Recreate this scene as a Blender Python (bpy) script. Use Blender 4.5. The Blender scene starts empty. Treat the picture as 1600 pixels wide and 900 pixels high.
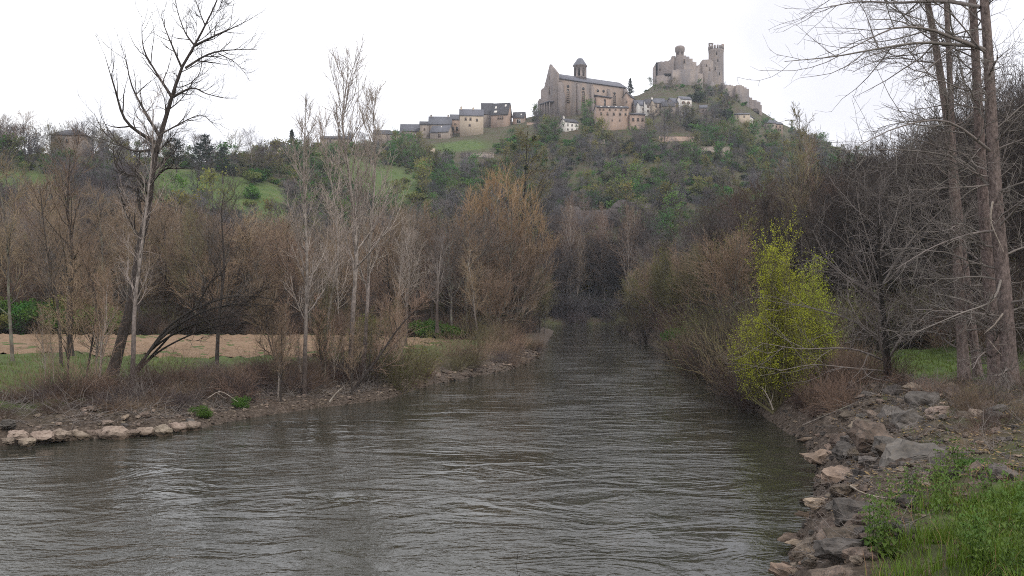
import bpy, bmesh, math, random
import numpy as np
from mathutils import Vector, noise as mnoise

R = math.radians
rng = np.random.default_rng(7)
random.seed(7)
scene = bpy.context.scene
col = scene.collection
F, CX, HY, CH = 1450.0, 800.0, 470.0, 6.0     # focal length in photo pixels, centre column, horizon row, eye height

# ------------------------------------------------------------------ camera
cam_d = bpy.data.cameras.new('camera')
cam_d.sensor_width = 36.0
cam_d.lens = 36.0 * F / 1600.0
cam_d.shift_y = (HY - 450.0) / 1600.0
cam_d.clip_start, cam_d.clip_end = 0.1, 6000
cam = bpy.data.objects.new('camera', cam_d)
cam.location = (0, 0, CH)
cam.rotation_euler = (R(90), 0, 0)
col.objects.link(cam)
scene.camera = cam

# ------------------------------------------------------------------ world: overcast over a Nishita sky
SUN_EL, SUN_AZ = R(42), R(140)                 # azimuth measured clockwise from +Y (view direction)
world = bpy.data.worlds.new('World')
scene.world = world
world.use_nodes = True
wn, wl = world.node_tree.nodes, world.node_tree.links
wn.clear()
wo = wn.new('ShaderNodeOutputWorld')
bg1 = wn.new('ShaderNodeBackground'); bg1.inputs['Strength'].default_value = 0.05
sky = wn.new('ShaderNodeTexSky'); sky.sky_type = 'NISHITA'; sky.sun_disc = False
sky.sun_elevation = SUN_EL; sky.sun_rotation = SUN_AZ
wl.new(sky.outputs[0], bg1.inputs[0])
bg2 = wn.new('ShaderNodeBackground'); bg2.inputs['Strength'].default_value = 1.15
tc = wn.new('ShaderNodeTexCoord')
mp = wn.new('ShaderNodeMapping'); mp.inputs['Scale'].default_value = (1.0, 1.0, 1.9); mp.inputs['Location'].default_value = (0.35, 0.0, 0.1)
wl.new(tc.outputs['Generated'], mp.inputs[0])
nz = wn.new('ShaderNodeTexNoise'); nz.inputs['Scale'].default_value = 2.1; nz.inputs['Detail'].default_value = 5; nz.inputs['Roughness'].default_value = 0.45
wl.new(mp.outputs[0], nz.inputs['Vector'])
rp = wn.new('ShaderNodeValToRGB')
rp.color_ramp.elements[0].position = 0.36; rp.color_ramp.elements[0].color = (0.95, 0.95, 1.03, 1)
rp.color_ramp.elements[1].position = 0.62; rp.color_ramp.elements[1].color = (1.5, 1.5, 1.52, 1)
wl.new(nz.outputs['Fac'], rp.inputs[0])
wl.new(rp.outputs[0], bg2.inputs[0])
mx = wn.new('ShaderNodeMixShader'); mx.inputs[0].default_value = 0.9
wl.new(bg1.outputs[0], mx.inputs[1]); wl.new(bg2.outputs[0], mx.inputs[2])
wl.new(mx.outputs[0], wo.inputs[0])

sun_d = bpy.data.lights.new('sun', 'SUN'); sun_d.energy = 1.5; sun_d.angle = R(11); sun_d.color = (1.0, 0.95, 0.87)
sun = bpy.data.objects.new('sun', sun_d); col.objects.link(sun)
sdir = Vector((math.sin(SUN_AZ) * math.cos(SUN_EL), math.cos(SUN_AZ) * math.cos(SUN_EL), math.sin(SUN_EL)))
sun.rotation_euler = sdir.to_track_quat('Z', 'Y').to_euler()

vs = scene.view_settings
vs.view_transform = 'Standard'; vs.look = 'None'; vs.gamma = 1; vs.exposure = 0.0; vs.use_curve_mapping = False
cy = scene.cycles
cy.use_denoising = False; cy.denoiser = 'OPENIMAGEDENOISE'; cy.denoising_input_passes = 'RGB_ALBEDO_NORMAL'; cy.denoising_prefilter = 'NONE'
cy.use_adaptive_sampling = False; cy.filter_width = 1.0
cy.caustics_reflective = False; cy.caustics_refractive = False
cy.max_bounces = 6; cy.diffuse_bounces = 3; cy.glossy_bounces = 3; cy.transmission_bounces = 2
cy.volume_bounces = 1; cy.transparent_max_bounces = 6
cy.sample_clamp_indirect = 4

# ------------------------------------------------------------------ helpers
def at(px, py, Y):
    return np.array([(px - CX) / F * Y, Y, CH + (HY - py) / F * Y])

def mesh_np(name, V, quads=None, tris=None, smooth=True, mat=None):
    me = bpy.data.meshes.new(name)
    V = np.asarray(V, np.float32).reshape(-1, 3)
    li, sizes = [], []
    if quads is not None and len(quads):
        q = np.asarray(quads, np.int32).reshape(-1, 4); li.append(q.ravel()); sizes.append(np.full(len(q), 4, np.int32))
    if tris is not None and len(tris):
        t = np.asarray(tris, np.int32).reshape(-1, 3); li.append(t.ravel()); sizes.append(np.full(len(t), 3, np.int32))
    li = np.concatenate(li); sizes = np.concatenate(sizes)
    st = np.concatenate([[0], np.cumsum(sizes)[:-1]]).astype(np.int32)
    me.vertices.add(len(V)); me.vertices.foreach_set('co', V.ravel())
    me.loops.add(len(li)); me.loops.foreach_set('vertex_index', li)
    me.polygons.add(len(sizes)); me.polygons.foreach_set('loop_start', st); me.polygons.foreach_set('loop_total', sizes)
    if smooth:
        me.polygons.foreach_set('use_smooth', np.ones(len(sizes), bool))
    me.update(calc_edges=True)
    if mat: me.materials.append(mat)
    return me

def link(name, me, parent=None, loc=None, mat=None):
    o = bpy.data.objects.new(name, me); col.objects.link(o)
    if parent is not None: o.parent = parent
    if loc is not None: o.location = loc
    if mat is not None and me is not None: me.materials.append(mat)
    return o

def tag(o, label=None, cat=None, group=None, kind=None):
    if label: o['label'] = label
    if cat: o['category'] = cat
    if group: o['group'] = group
    if kind: o['kind'] = kind
    return o

class Geo:
    """collects numpy geometry"""
    def __init__(s): s.V = []; s.Q = []; s.T = []; s.n = 0
    def add(s, V, Q=None, T=None):
        V = np.asarray(V, float).reshape(-1, 3)
        if Q is not None and len(Q): s.Q.append(np.asarray(Q).reshape(-1, 4) + s.n)
        if T is not None and len(T): s.T.append(np.asarray(T).reshape(-1, 3) + s.n)
        s.V.append(V); s.n += len(V)
    def mesh(s, name, mat=None, smooth=True):
        return mesh_np(name, np.concatenate(s.V), np.concatenate(s.Q) if s.Q else None, np.concatenate(s.T) if s.T else None, smooth, mat)

# ------------------------------------------------------------------ materials
def nodemat(name):
    m = bpy.data.materials.new(name); m.use_nodes = True
    nt = m.node_tree; nt.nodes.clear()
    out = nt.nodes.new('ShaderNodeOutputMaterial')
    return m, nt, out

def N(nt, typ, **kw):
    n = nt.nodes.new(typ)
    for k, v in kw.items():
        if k in n.inputs: n.inputs[k].default_value = v
        else: setattr(n, k, v)
    return n

def ramp(nt, fac, stops):
    r = nt.nodes.new('ShaderNodeValToRGB')
    e = r.color_ramp.elements
    while len(e) < len(stops): e.new(0.5)
    for i, (p, c) in enumerate(stops):
        e[i].position = p; e[i].color = (*c, 1)
    nt.links.new(fac, r.inputs[0])
    return r.outputs[0]

def mixc(nt, fac, a, b, blend='MIX'):
    m = nt.nodes.new('ShaderNodeMix'); m.data_type = 'RGBA'; m.blend_type = blend
    for s, v in ((m.inputs[0], fac), (m.inputs[6], a), (m.inputs[7], b)):
        if isinstance(v, (int, float)): s.default_value = v
        elif isinstance(v, tuple): s.default_value = (*v, 1)
        else: nt.links.new(v, s)
    return m.outputs[2]

def noise(nt, scale, detail=4, rough=0.55, vec=None, mapscale=None, dist=0.0, coord='Object'):
    n = N(nt, 'ShaderNodeTexNoise'); n.inputs['Scale'].default_value = scale; n.inputs['Detail'].default_value = detail
    n.inputs['Roughness'].default_value = rough; n.inputs['Distortion'].default_value = dist
    if vec is None:
        t = nt.nodes.new('ShaderNodeTexCoord'); vec = t.outputs[coord]
    if mapscale:
        mpn = nt.nodes.new('ShaderNodeMapping'); mpn.inputs['Scale'].default_value = mapscale
        nt.links.new(vec, mpn.inputs[0]); vec = mpn.outputs[0]
    nt.links.new(vec, n.inputs['Vector'])
    return n.outputs['Fac']

def varied(nt, color, amount=0.35, hue=0.03):
    oi = nt.nodes.new('ShaderNodeObjectInfo')
    h = nt.nodes.new('ShaderNodeHueSaturation')
    mr = N(nt, 'ShaderNodeMapRange'); mr.inputs['To Min'].default_value = 1 - amount; mr.inputs['To Max'].default_value = 1 + amount
    nt.links.new(oi.outputs['Random'], mr.inputs['Value']); nt.links.new(mr.outputs[0], h.inputs['Value'])
    mul = N(nt, 'ShaderNodeMath', operation='MULTIPLY'); mul.inputs[1].default_value = 7.31
    fr = N(nt, 'ShaderNodeMath', operation='FRACT')
    nt.links.new(oi.outputs['Random'], mul.inputs[0]); nt.links.new(mul.outputs[0], fr.inputs[0])
    mh = N(nt, 'ShaderNodeMapRange'); mh.inputs['To Min'].default_value = 0.5 - hue; mh.inputs['To Max'].default_value = 0.5 + hue
    nt.links.new(fr.outputs[0], mh.inputs['Value']); nt.links.new(mh.outputs[0], h.inputs['Hue'])
    if isinstance(color, tuple): h.inputs['Color'].default_value = (*color, 1)
    else: nt.links.new(color, h.inputs['Color'])
    return h.outputs[0]

def principled(nt, out, color, rough=0.85, bump=None, bstr=0.5, bdist=0.05, spec=0.25):
    p = nt.nodes.new('ShaderNodeBsdfPrincipled')
    p.inputs['Roughness'].default_value = rough
    p.inputs['Specular IOR Level'].default_value = spec
    if isinstance(color, tuple): p.inputs['Base Color'].default_value = (*color, 1)
    else: nt.links.new(color, p.inputs['Base Color'])
    if bump is not None:
        b = nt.nodes.new('ShaderNodeBump'); b.inputs['Strength'].default_value = bstr; b.inputs['Distance'].default_value = bdist
        nt.links.new(bump, b.inputs['Height']); nt.links.new(b.outputs[0], p.inputs['Normal'])
    nt.links.new(p.outputs[0], out.inputs[0])
    return p

def bark_mat(name, c1, c2, scale=3.0, stretch=(1, 1, 0.25), var=0.15, lichen=None, bd=0.04, foot=None):
    m, nt, out = nodemat(name)
    n1 = noise(nt, scale * 3, 6, 0.65, mapscale=stretch)
    n2 = noise(nt, scale * 0.5, 3, 0.5)
    c = ramp(nt, n1, [(0.33, c1), (0.66, c2)])
    if lichen:
        f = ramp(nt, n2, [(0.5, (0, 0, 0)), (0.66, (1, 1, 1))])
        c = mixc(nt, f, c, lichen)
    if foot:                                   # old furrowed bark low on the trunk, smooth bark higher up
        t = nt.nodes.new('ShaderNodeTexCoord'); sp = nt.nodes.new('ShaderNodeSeparateXYZ'); nt.links.new(t.outputs['Object'], sp.inputs[0])
        mr = N(nt, 'ShaderNodeMapRange'); mr.inputs['From Min'].default_value = 2.0; mr.inputs['From Max'].default_value = 8.0
        nt.links.new(sp.outputs['Z'], mr.inputs['Value'])
        c = mixc(nt, mr.outputs[0], ramp(nt, n1, [(0.35, tuple(0.4 * q for q in foot)), (0.65, foot)]), c)
    principled(nt, out, varied(nt, c, var, 0.01), 0.9, n1, 0.9, bd)
    return m

def twig_mat(name, c, var=0.3, hue=0.015):
    m, nt, out = nodemat(name)
    n1 = noise(nt, 0.8, 3, 0.6)
    cc = mixc(nt, n1, tuple(x * 0.65 for x in c), tuple(min(1, x * 1.35) for x in c))
    principled(nt, out, varied(nt, cc, var, hue), 0.8)
    return m

def leaf_mat(name, c, var=0.3, hue=0.03, trans=0.3):
    m, nt, out = nodemat(name)
    n1 = noise(nt, 0.7, 3, 0.6)
    n2 = noise(nt, 9.0, 2, 0.5)
    cc = mixc(nt, n1, tuple(x * 0.6 for x in c), tuple(min(1, x * 1.4) for x in c))
    cc = mixc(nt, n2, cc, mixc(nt, 0.5, cc, (c[0] * 1.5, c[1] * 1.1, c[2] * 0.7)))
    cc = varied(nt, cc, var, hue)
    d = nt.nodes.new('ShaderNodeBsdfPrincipled'); d.inputs['Roughness'].default_value = 0.6; d.inputs['Specular IOR Level'].default_value = 0.3
    t = nt.nodes.new('ShaderNodeBsdfTranslucent')
    nt.links.new(cc, d.inputs['Base Color']); nt.links.new(cc, t.inputs[0])
    mxs = nt.nodes.new('ShaderNodeMixShader'); mxs.inputs[0].default_value = trans
    nt.links.new(d.outputs[0], mxs.inputs[1]); nt.links.new(t.outputs[0], mxs.inputs[2]); nt.links.new(mxs.outputs[0], out.inputs[0])
    return m

def stone_mat(name, c1, c2, c3=None, scale=0.35, var=0.0, bd=0.1, fine=4.0, stain=None, rough=0.92, wet=False):
    m, nt, out = nodemat(name)
    n1 = noise(nt, scale, 6, 0.65)
    n2 = noise(nt, scale * fine * 2, 5, 0.7)
    c = ramp(nt, n1, [(0.34, c1), (0.64, c2)])
    if c3: c = mixc(nt, ramp(nt, n2, [(0.5, (0, 0, 0)), (0.68, (1, 1, 1))]), c, c3)
    c = mixc(nt, 0.45, c, ramp(nt, n2, [(0.3, (0.25, 0.25, 0.25)), (0.7, (1.0, 1.0, 1.0))]), 'MULTIPLY')
    if stain:
        n3 = noise(nt, scale * 1.3, 5, 0.7, mapscale=(1, 1, 0.22))
        c = mixc(nt, ramp(nt, n3, [(0.48, (0, 0, 0)), (0.62, (0.8, 0.8, 0.8))]), c, stain)
    if var: c = varied(nt, c, var, 0.015)
    if wet:                                    # splashed stone near the water level is darker
        ge = nt.nodes.new('ShaderNodeNewGeometry'); sp = nt.nodes.new('ShaderNodeSeparateXYZ'); nt.links.new(ge.outputs['Position'], sp.inputs[0])
        mr = N(nt, 'ShaderNodeMapRange'); mr.inputs['From Min'].default_value = 0.12; mr.inputs['From Max'].default_value = 0.3; nt.links.new(sp.outputs['Z'], mr.inputs['Value'])
        c = mixc(nt, mr.outputs[0], mixc(nt, 1.0, c, (0.38, 0.36, 0.33), 'MULTIPLY'), c)
    principled(nt, out, c, rough, n2, 0.8, bd)
    return m

def plain_mat(name, c, rough=0.8, var=0.0, nscale=0.8, spec=0.25):
    m, nt, out = nodemat(name)
    n1 = noise(nt, nscale, 5, 0.65)
    cc = mixc(nt, n1, tuple(x * 0.72 for x in c), tuple(min(1, x * 1.22) for x in c))
    if var: cc = varied(nt, cc, var, 0.01)
    principled(nt, out, cc, rough, spec=spec)
    return m

M = {}
M['bark_dark'] = bark_mat('bark_dark', (0.028, 0.022, 0.019), (0.085, 0.07, 0.062), 3)
M['bark_grey'] = bark_mat('bark_grey', (0.05, 0.042, 0.038), (0.155, 0.13, 0.115), 2.5, lichen=(0.20, 0.20, 0.15))
M['bark_poplar'] = bark_mat('bark_poplar', (0.075, 0.055, 0.05), (0.28, 0.215, 0.20), 3.2, (1, 1, 0.55), 0.1, bd=0.06)
M['bark_pale'] = bark_mat('bark_pale', (0.13, 0.11, 0.098), (0.46, 0.40, 0.36), 2.0, (1, 1, 0.6), foot=(0.13, 0.10, 0.088))
M['bark_light'] = bark_mat('bark_light', (0.17, 0.145, 0.125), (0.40, 0.345, 0.30), 2.0, (1, 1, 0.5), 0.25)
M['twig_slate'] = twig_mat('twig_slate', (0.125, 0.115, 0.122))
M['bark_black'] = bark_mat('bark_black', (0.012, 0.010, 0.009), (0.045, 0.038, 0.033), 3)
M['twig_brown'] = twig_mat('twig_brown', (0.215, 0.15, 0.108))
M['twig_rust'] = twig_mat('twig_rust', (0.29, 0.205, 0.14))
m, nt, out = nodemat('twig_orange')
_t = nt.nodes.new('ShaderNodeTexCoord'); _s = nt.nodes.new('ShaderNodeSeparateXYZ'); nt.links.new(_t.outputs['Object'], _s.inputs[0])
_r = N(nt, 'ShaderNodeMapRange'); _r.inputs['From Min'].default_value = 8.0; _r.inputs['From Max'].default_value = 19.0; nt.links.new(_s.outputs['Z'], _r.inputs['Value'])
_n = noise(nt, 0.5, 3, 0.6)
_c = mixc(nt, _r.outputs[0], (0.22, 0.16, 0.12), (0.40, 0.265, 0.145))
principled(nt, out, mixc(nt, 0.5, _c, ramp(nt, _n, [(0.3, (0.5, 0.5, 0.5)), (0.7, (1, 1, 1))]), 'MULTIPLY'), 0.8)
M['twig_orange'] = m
M['twig_grey'] = twig_mat('twig_grey', (0.15, 0.13, 0.118))
M['twig_pale'] = twig_mat('twig_pale', (0.36, 0.30, 0.26), 0.15)
M['twig_dark'] = twig_mat('twig_dark', (0.045, 0.036, 0.032))
M['twig_dusk'] = twig_mat('twig_dusk', (0.075, 0.06, 0.053))
M['twig_ash'] = twig_mat('twig_ash', (0.20, 0.175, 0.16), 0.1)
M['twig_silver'] = twig_mat('twig_silver', (0.20, 0.172, 0.158), 0.1)
M['twig_purple'] = twig_mat('twig_purple', (0.1, 0.078, 0.078))
M['twig_olive'] = twig_mat('twig_olive', (0.165, 0.142, 0.075))
M['twig_red'] = twig_mat('twig_red', (0.095, 0.063, 0.05))
M['twig_black'] = twig_mat('twig_black', (0.035, 0.028, 0.025))
M['leaf_willow'] = leaf_mat('leaf_willow', (0.44, 0.53, 0.055), 0.1, 0.01, 0.4)
M['leaf_green'] = leaf_mat('leaf_green', (0.06, 0.155, 0.026), 0.4, 0.025)
M['leaf_olive'] = leaf_mat('leaf_olive', (0.12, 0.145, 0.04), 0.4, 0.02)
M['leaf_dark'] = leaf_mat('leaf_dark', (0.03, 0.05, 0.026), 0.3, 0.02, 0.15)
M['leaf_bud'] = leaf_mat('leaf_bud', (0.19, 0.20, 0.05), 0.3, 0.02, 0.4)
M['leaf_gold'] = leaf_mat('leaf_gold', (0.34, 0.21, 0.05), 0.1, 0.01, 0.4)
M['needle'] = leaf_mat('needle', (0.022, 0.036, 0.028), 0.2, 0.02, 0.1)
M['grass'] = leaf_mat('grass', (0.105, 0.185, 0.022), 0.0, 0.0, 0.3)
M['grass_dull'] = leaf_mat('grass_dull', (0.10, 0.15, 0.032), 0.0, 0.0, 0.3)
M['dry'] = leaf_mat('dry', (0.27, 0.19, 0.10), 0.2, 0.02, 0.2)
M['weed'] = leaf_mat('weed', (0.085, 0.16, 0.03), 0.2, 0.02, 0.35)

# ------------------------------------------------------------------ terrain
LB = [(-40, -34), (20, -27), (38.3, -21.2), (40.6, -17.4), (43, -14.8), (47, -13.6), (51.2, -11.3), (56.1, -7.7), (66.9, -5.5), (80.6, 0), (96.7, 2.7), (120, 4.2), (150, 6.2), (185, 8.5), (200, 4.0), (212, -25), (222, -90), (238, -200)]
RB = [(-40, -26), (0, -4.0), (12.5, 2.3), (20.2, 6.0), (22.9, 6.9), (27.2, 8.8), (33.5, 10.97), (39.5, 12.4), (45.8, 12.8), (51, 13.4), (62, 15), (79, 16.4), (102, 18.0), (134, 19.0), (207, 22.5), (240, 26)]
LBy, LBx = map(np.array, zip(*LB)); RBy, RBx = map(np.array, zip(*RB))
# ridge line of the hill: (photo column, ground row, depth, depth of the hill's foot)
RIDGE = [(-900, 260, 330, 150), (-200, 250, 330, 150), (0, 240, 330, 150), (150, 240, 335, 150), (300, 252, 345, 150), (420, 240, 400, 170), (520, 226, 460, 200), (600, 217, 525, 225), (700, 205, 535, 246), (780, 193, 545, 250), (830, 180, 555, 250),
         (880, 166, 562, 250), (950, 158, 575, 250), (1000, 147, 592, 250), (1030, 127, 612, 250), (1080, 128, 615, 252), (1130, 138, 618, 252), (1170, 160, 625, 252), (1220, 192, 632, 255), (1300, 226, 640, 258), (1400, 260, 640, 260), (1700, 300, 640, 260), (2600, 330, 640, 260)]
RG = np.array(RIDGE, float)
RGu = (RG[:, 0] - CX) / F
RGz = CH + (HY - RG[:, 1]) / F * RG[:, 2]

def fbm(x, y, f, o=4, s=0.0):
    v = np.zeros_like(x); a = 1.0
    for i in range(o):
        th = 0.7 * i + s
        xr_, yr_ = x * math.cos(th) - y * math.sin(th), x * math.sin(th) + y * math.cos(th)
        v += a * (np.sin(xr_ * f + 1.7 * np.sin(yr_ * f * 0.83 + i + s) + s * 3.1) * np.cos(yr_ * f * 1.13 + 1.3 * np.sin(xr_ * f * 0.71 + 2 * i) + s))
        f *= 2.03; a *= 0.5
    return v

def river_d(x, y):
    xl = np.interp(y, LBy, LBx); xr = np.interp(y, RBy, RBx)
    dl, dr, df = xl - x, x - xr, y - 238.0
    return dl, dr, np.maximum(np.maximum(dl, dr), df)

def hfun(x, y):
    x = np.asarray(x, float); y = np.asarray(y, float)
    dl, dr, d = river_d(x, y)
    wob = 0.35 * fbm(x, y, 0.55, 3, 1.0)
    dd = np.where(d > 0, np.maximum(d + wob * np.clip(d, 0, 1), 0), d)
    zl = np.interp(dd, [-8, -2, 0, 0.7, 3, 7, 14, 25, 400], [-2.2, -0.9, -0.05, 0.35, 0.8, 1.35, 1.75, 2.0, 2.4])
    zr = np.interp(dd, [-8, -2, 0, 0.9, 2.3, 4.4, 13, 90, 300], [-2.2, -0.9, -0.05, 1.0, 1.95, 2.4, 2.7, 38, 70])
    z = np.where((dr > dl) & (y < 238), zr, zl)
    w = np.clip((y - 225) / 40, 0, 1) * (dr > dl)
    z = np.where(dr > dl, zr * (1 - w * 0.35), z)
    z += np.clip(d, 0, 2) * 0.09 * fbm(x, y, 1.9, 3, 2.0)
    u = x / np.maximum(y, 60)
    zr_, Dr, Df = np.interp(u, RGu, RGz), np.interp(u, RGu, RG[:, 2]), np.interp(u, RGu, RG[:, 3])
    t = (y - Df) / (Dr - Df)
    prof = np.interp(t, [0, 0.08, 0.3, 0.6, 0.85, 1.0, 1.06, 1.5, 2.5], [0, 0.05, 0.29, 0.61, 0.87, 1.0, 1.005, 0.7, 0.45])
    hill = np.maximum(zr_ - 2.4, 0) * prof
    hill += np.clip(hill / 20, 0, 1) * np.clip(1.15 - t, 0, 1) * 2.6 * fbm(x, y, 0.045, 4, 0.3)
    right = (dr > dl) & (y > 60)
    return np.where(right, np.maximum(z, np.where(hill > 0.3, hill + 2.0, -9)), z + hill)

def gz(x, y): return float(hfun(np.array([x]), np.array([y]))[0])

def axis(segs):
    a = []
    for s, e, st in segs: a.append(np.arange(s, e, st))
    return np.concatenate(a + [np.array([segs[-1][1]])])
gx = axis([(-1000, -700, 50), (-700, -200, 12), (-200, -60, 4), (-60, -26, 1.2), (-26, 26, 0.4), (26, 60, 1.2), (60, 320, 4), (320, 1000, 14)])
gy = axis([(-60, 8, 4), (8, 70, 0.4), (70, 130, 0.9), (130, 260, 2.2), (260, 700, 4.5), (700, 1300, 25)])
GX, GY = np.meshgrid(gx, gy)
GZ = hfun(GX, GY)
nx, ny = len(gx), len(gy)
ii = (np.arange(ny - 1)[:, None] * nx + np.arange(nx - 1)[None]).ravel()
gm = mesh_np('ground', np.stack([GX, GY, GZ], -1).reshape(-1, 3), np.stack([ii, ii + 1, ii + nx + 1, ii + nx], 1))
dl, dr, dd = river_d(GX, GY)
# what grows or lies where: meadow grass, stony shore
shore = np.clip(1.0 - (dd - 2.0) / 3.0, 0, 1) * (GY < 200)
mead = np.zeros_like(GX)
U = GX / np.maximum(GY, 1) * F + CX
PY = HY - (GZ - CH) / np.maximum(GY, 1) * F
mead = np.maximum(mead, ((dl > 6) & (GY < 108)) * 0.62)
mead = np.maximum(mead, np.exp(-((U - 345) / 130) ** 4 - ((GY - 280) / 38) ** 4) * 1.2)
mead = np.maximum(mead, np.exp(-((U - 20) / 90) ** 2 - ((GY - 268) / 30) ** 2) * 1.3)
mead = np.maximum(mead, np.exp(-((U - 590) / 100) ** 2 - ((GY - 385) / 50) ** 2) * 1.2 * 1.0)
mead = np.maximum(mead, np.exp(-((U - 720) / 45) ** 2 - ((GY - 478) / 16) ** 2) * 1.3)
mead = np.maximum(mead, ((dr > 4.5) & (dr < 17) & (GY > 40) & (GY < 62)) * 1.0)
mead = np.maximum(mead, ((dr > 2.6) & (GY < 18.0)) * 0.9)
mould = np.clip((dr - 12) / 3, 0, 1) * (GY > 30) * (GY < 250) + ((dl > 5) & (GY > 107) & (GY < 170)) * 0.8   # leaf mould under the woods
for nm, arr in (('shore', shore), ('meadow', mead), ('mould', mould)):
    at_ = gm.attributes.new(nm, 'FLOAT', 'POINT'); at_.data.foreach_set('value', np.clip(arr, 0, 1).astype(np.float32).ravel())

m, nt, out = nodemat('ground_soil')
n_big = noise(nt, 0.035, 6, 0.6); n_mid = noise(nt, 0.35, 6, 0.65); n_fine = noise(nt, 6.0, 5, 0.7)
base = ramp(nt, n_big, [(0.35, (0.075, 0.062, 0.045)), (0.5, (0.070, 0.085, 0.032)), (0.65, (0.10, 0.095, 0.05))])
base = mixc(nt, ramp(nt, n_mid, [(0.42, (0, 0, 0)), (0.62, (1, 1, 1))]), base, (0.105, 0.078, 0.055))
a1 = nt.nodes.new('ShaderNodeAttribute'); a1.attribute_name = 'meadow'
a2 = nt.nodes.new('ShaderNodeAttribute'); a2.attribute_name = 'shore'
grassc = ramp(nt, n_mid, [(0.3, (0.06, 0.092, 0.026)), (0.55, (0.095, 0.145, 0.036)), (0.75, (0.15, 0.145, 0.06))])
mm = N(nt, 'ShaderNodeMath', operation='MULTIPLY_ADD'); mm.inputs[1].default_value = 1.7; mm.inputs[2].default_value = -0.35
nt.links.new(a1.outputs['Fac'], mm.inputs[0])
mm2 = N(nt, 'ShaderNodeMath', operation='ADD', use_clamp=True)
sub = N(nt, 'ShaderNodeMath', operation='MULTIPLY_ADD'); sub.inputs[1].default_value = 1.2; sub.inputs[2].default_value = -0.6
nt.links.new(n_mid, sub.inputs[0]); nt.links.new(mm.outputs[0], mm2.inputs[0]); nt.links.new(sub.outputs[0], mm2.inputs[1])
c = mixc(nt, mm2.outputs[0], base, grassc)
stony = ramp(nt, n_fine, [(0.35, (0.05, 0.037, 0.028)), (0.55, (0.105, 0.08, 0.062)), (0.72, (0.22, 0.18, 0.15))])
a3 = nt.nodes.new('ShaderNodeAttribute'); a3.attribute_name = 'mould'
c = mixc(nt, a3.outputs['Fac'], c, ramp(nt, n_fine, [(0.35, (0.022, 0.017, 0.013)), (0.7, (0.065, 0.047, 0.034))]))
c = mixc(nt, a2.outputs['Fac'], c, stony)
c = mixc(nt, 0.5, c, ramp(nt, n_fine, [(0.3, (0.45, 0.45, 0.45)), (0.7, (1, 1, 1))]), 'MULTIPLY')
principled(nt, out, c, 0.95, n_fine, 0.8, 0.08)
ground = link('ground', gm, mat=m); tag(ground, kind='structure')

# ploughed field on the left bank
fx, fy = np.meshgrid(np.linspace(-75, 3, 120), np.linspace(62, 106, 200))
fxs = fx.copy()
lim = np.interp(fy, LBy, LBx) - 8.5
keep_w = np.clip(lim, -40, 3)
s = (fx - fx.min()) / (fx.max() - fx.min())
fxs = fx.min() + s * (np.minimum(keep_w - 2 + 1.2 * np.sin(fy * 0.7) + 0.6 * np.sin(fy * 1.9), 3) - fx.min())
near = 66 + 0.05 * (fxs + 75) + 1.0 * np.sin(fxs * 0.31) + 0.5 * np.sin(fxs * 1.1)
v = (fy - 62) / 44
fys = near + v * (104.5 + 0.8 * np.sin(fxs * 0.2) - near)
fz = hfun(fxs, fys) + 0.05 + 0.05 * np.sin(fys * 5.2 + fxs * 0.15) * (0.6 + 0.4 * np.sin(fxs * 2.3))
nn = 120
fi = (np.arange(199)[:, None] * nn + np.arange(nn - 1)[None]).ravel()
m, nt, out = nodemat('ploughed_soil')
n1 = noise(nt, 0.25, 6, 0.65); n2 = noise(nt, 5, 5, 0.7)
c = ramp(nt, n1, [(0.35, (0.15, 0.098, 0.06)), (0.6, (0.25, 0.165, 0.105))])
c = mixc(nt, ramp(nt, n2, [(0.4, (0, 0, 0)), (0.7, (1, 1, 1))]), c, (0.29, 0.205, 0.14))
principled(nt, out, c, 0.95, n2, 1.0, 0.1)
field = link('field', mesh_np('field', np.stack([fxs, fys, fz], -1).reshape(-1, 3), np.stack([fi, fi + 1, fi + nn + 1, fi + nn], 1)), mat=m)
tag(field, 'bare pinkish brown ploughed field on the left bank', kind='structure')

# river
m, nt, out = nodemat('river_water')
tcn = nt.nodes.new('ShaderNodeTexCoord')
w1 = noise(nt, 0.9, 3, 0.55, tcn.outputs['Object'], (0.75, 1.25, 1), 0.8)
w2 = noise(nt, 3.2, 3, 0.6, tcn.outputs['Object'], (0.75, 1.3, 1), 0.6)
w3 = noise(nt, 0.16, 3, 0.6, tcn.outputs['Object'])
w4 = noise(nt, 11, 2, 0.5, tcn.outputs['Object'], (0.8, 1.2, 1))
def bump(h, st, di, prev=None, stsock=None):
    b = nt.nodes.new('ShaderNodeBump'); b.inputs['Strength'].default_value = st; b.inputs['Distance'].default_value = di
    nt.links.new(h, b.inputs['Height'])
    if prev: nt.links.new(prev, b.inputs['Normal'])
    if stsock: nt.links.new(stsock, b.inputs['Strength'])
    return b.outputs[0]
amp = ramp(nt, w3, [(0.38, (0.2, 0.2, 0.2)), (0.6, (1, 1, 1))])
w0 = noise(nt, 0.33, 3, 0.55, tcn.outputs['Object'], (0.8, 1.2, 1), 1.5)
nrm = bump(w0, 1.0, 0.11)
nrm = bump(w1, 1.0, 0.062, nrm, amp)
nrm = bump(w2, 1.0, 0.026, nrm, amp)
nrm = bump(w4, 0.6, 0.010, nrm, amp)
p = nt.nodes.new('ShaderNodeBsdfPrincipled')
p.inputs['Base Color'].default_value = (0.031, 0.031, 0.023, 1)
p.inputs['Roughness'].default_value = 0.03; p.inputs['IOR'].default_value = 1.333
nt.links.new(nrm, p.inputs['Normal']); nt.links.new(p.outputs[0], out.inputs[0])
wxs, wys = axis([(-220, -40, 20), (-40, 40, 2)]), axis([(-50, 260, 4)])
WX, WY = np.meshgrid(wxs, wys)
wi = (np.arange(len(wys) - 1)[:, None] * len(wxs) + np.arange(len(wxs) - 1)[None]).ravel(); wnx = len(wxs)
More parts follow.
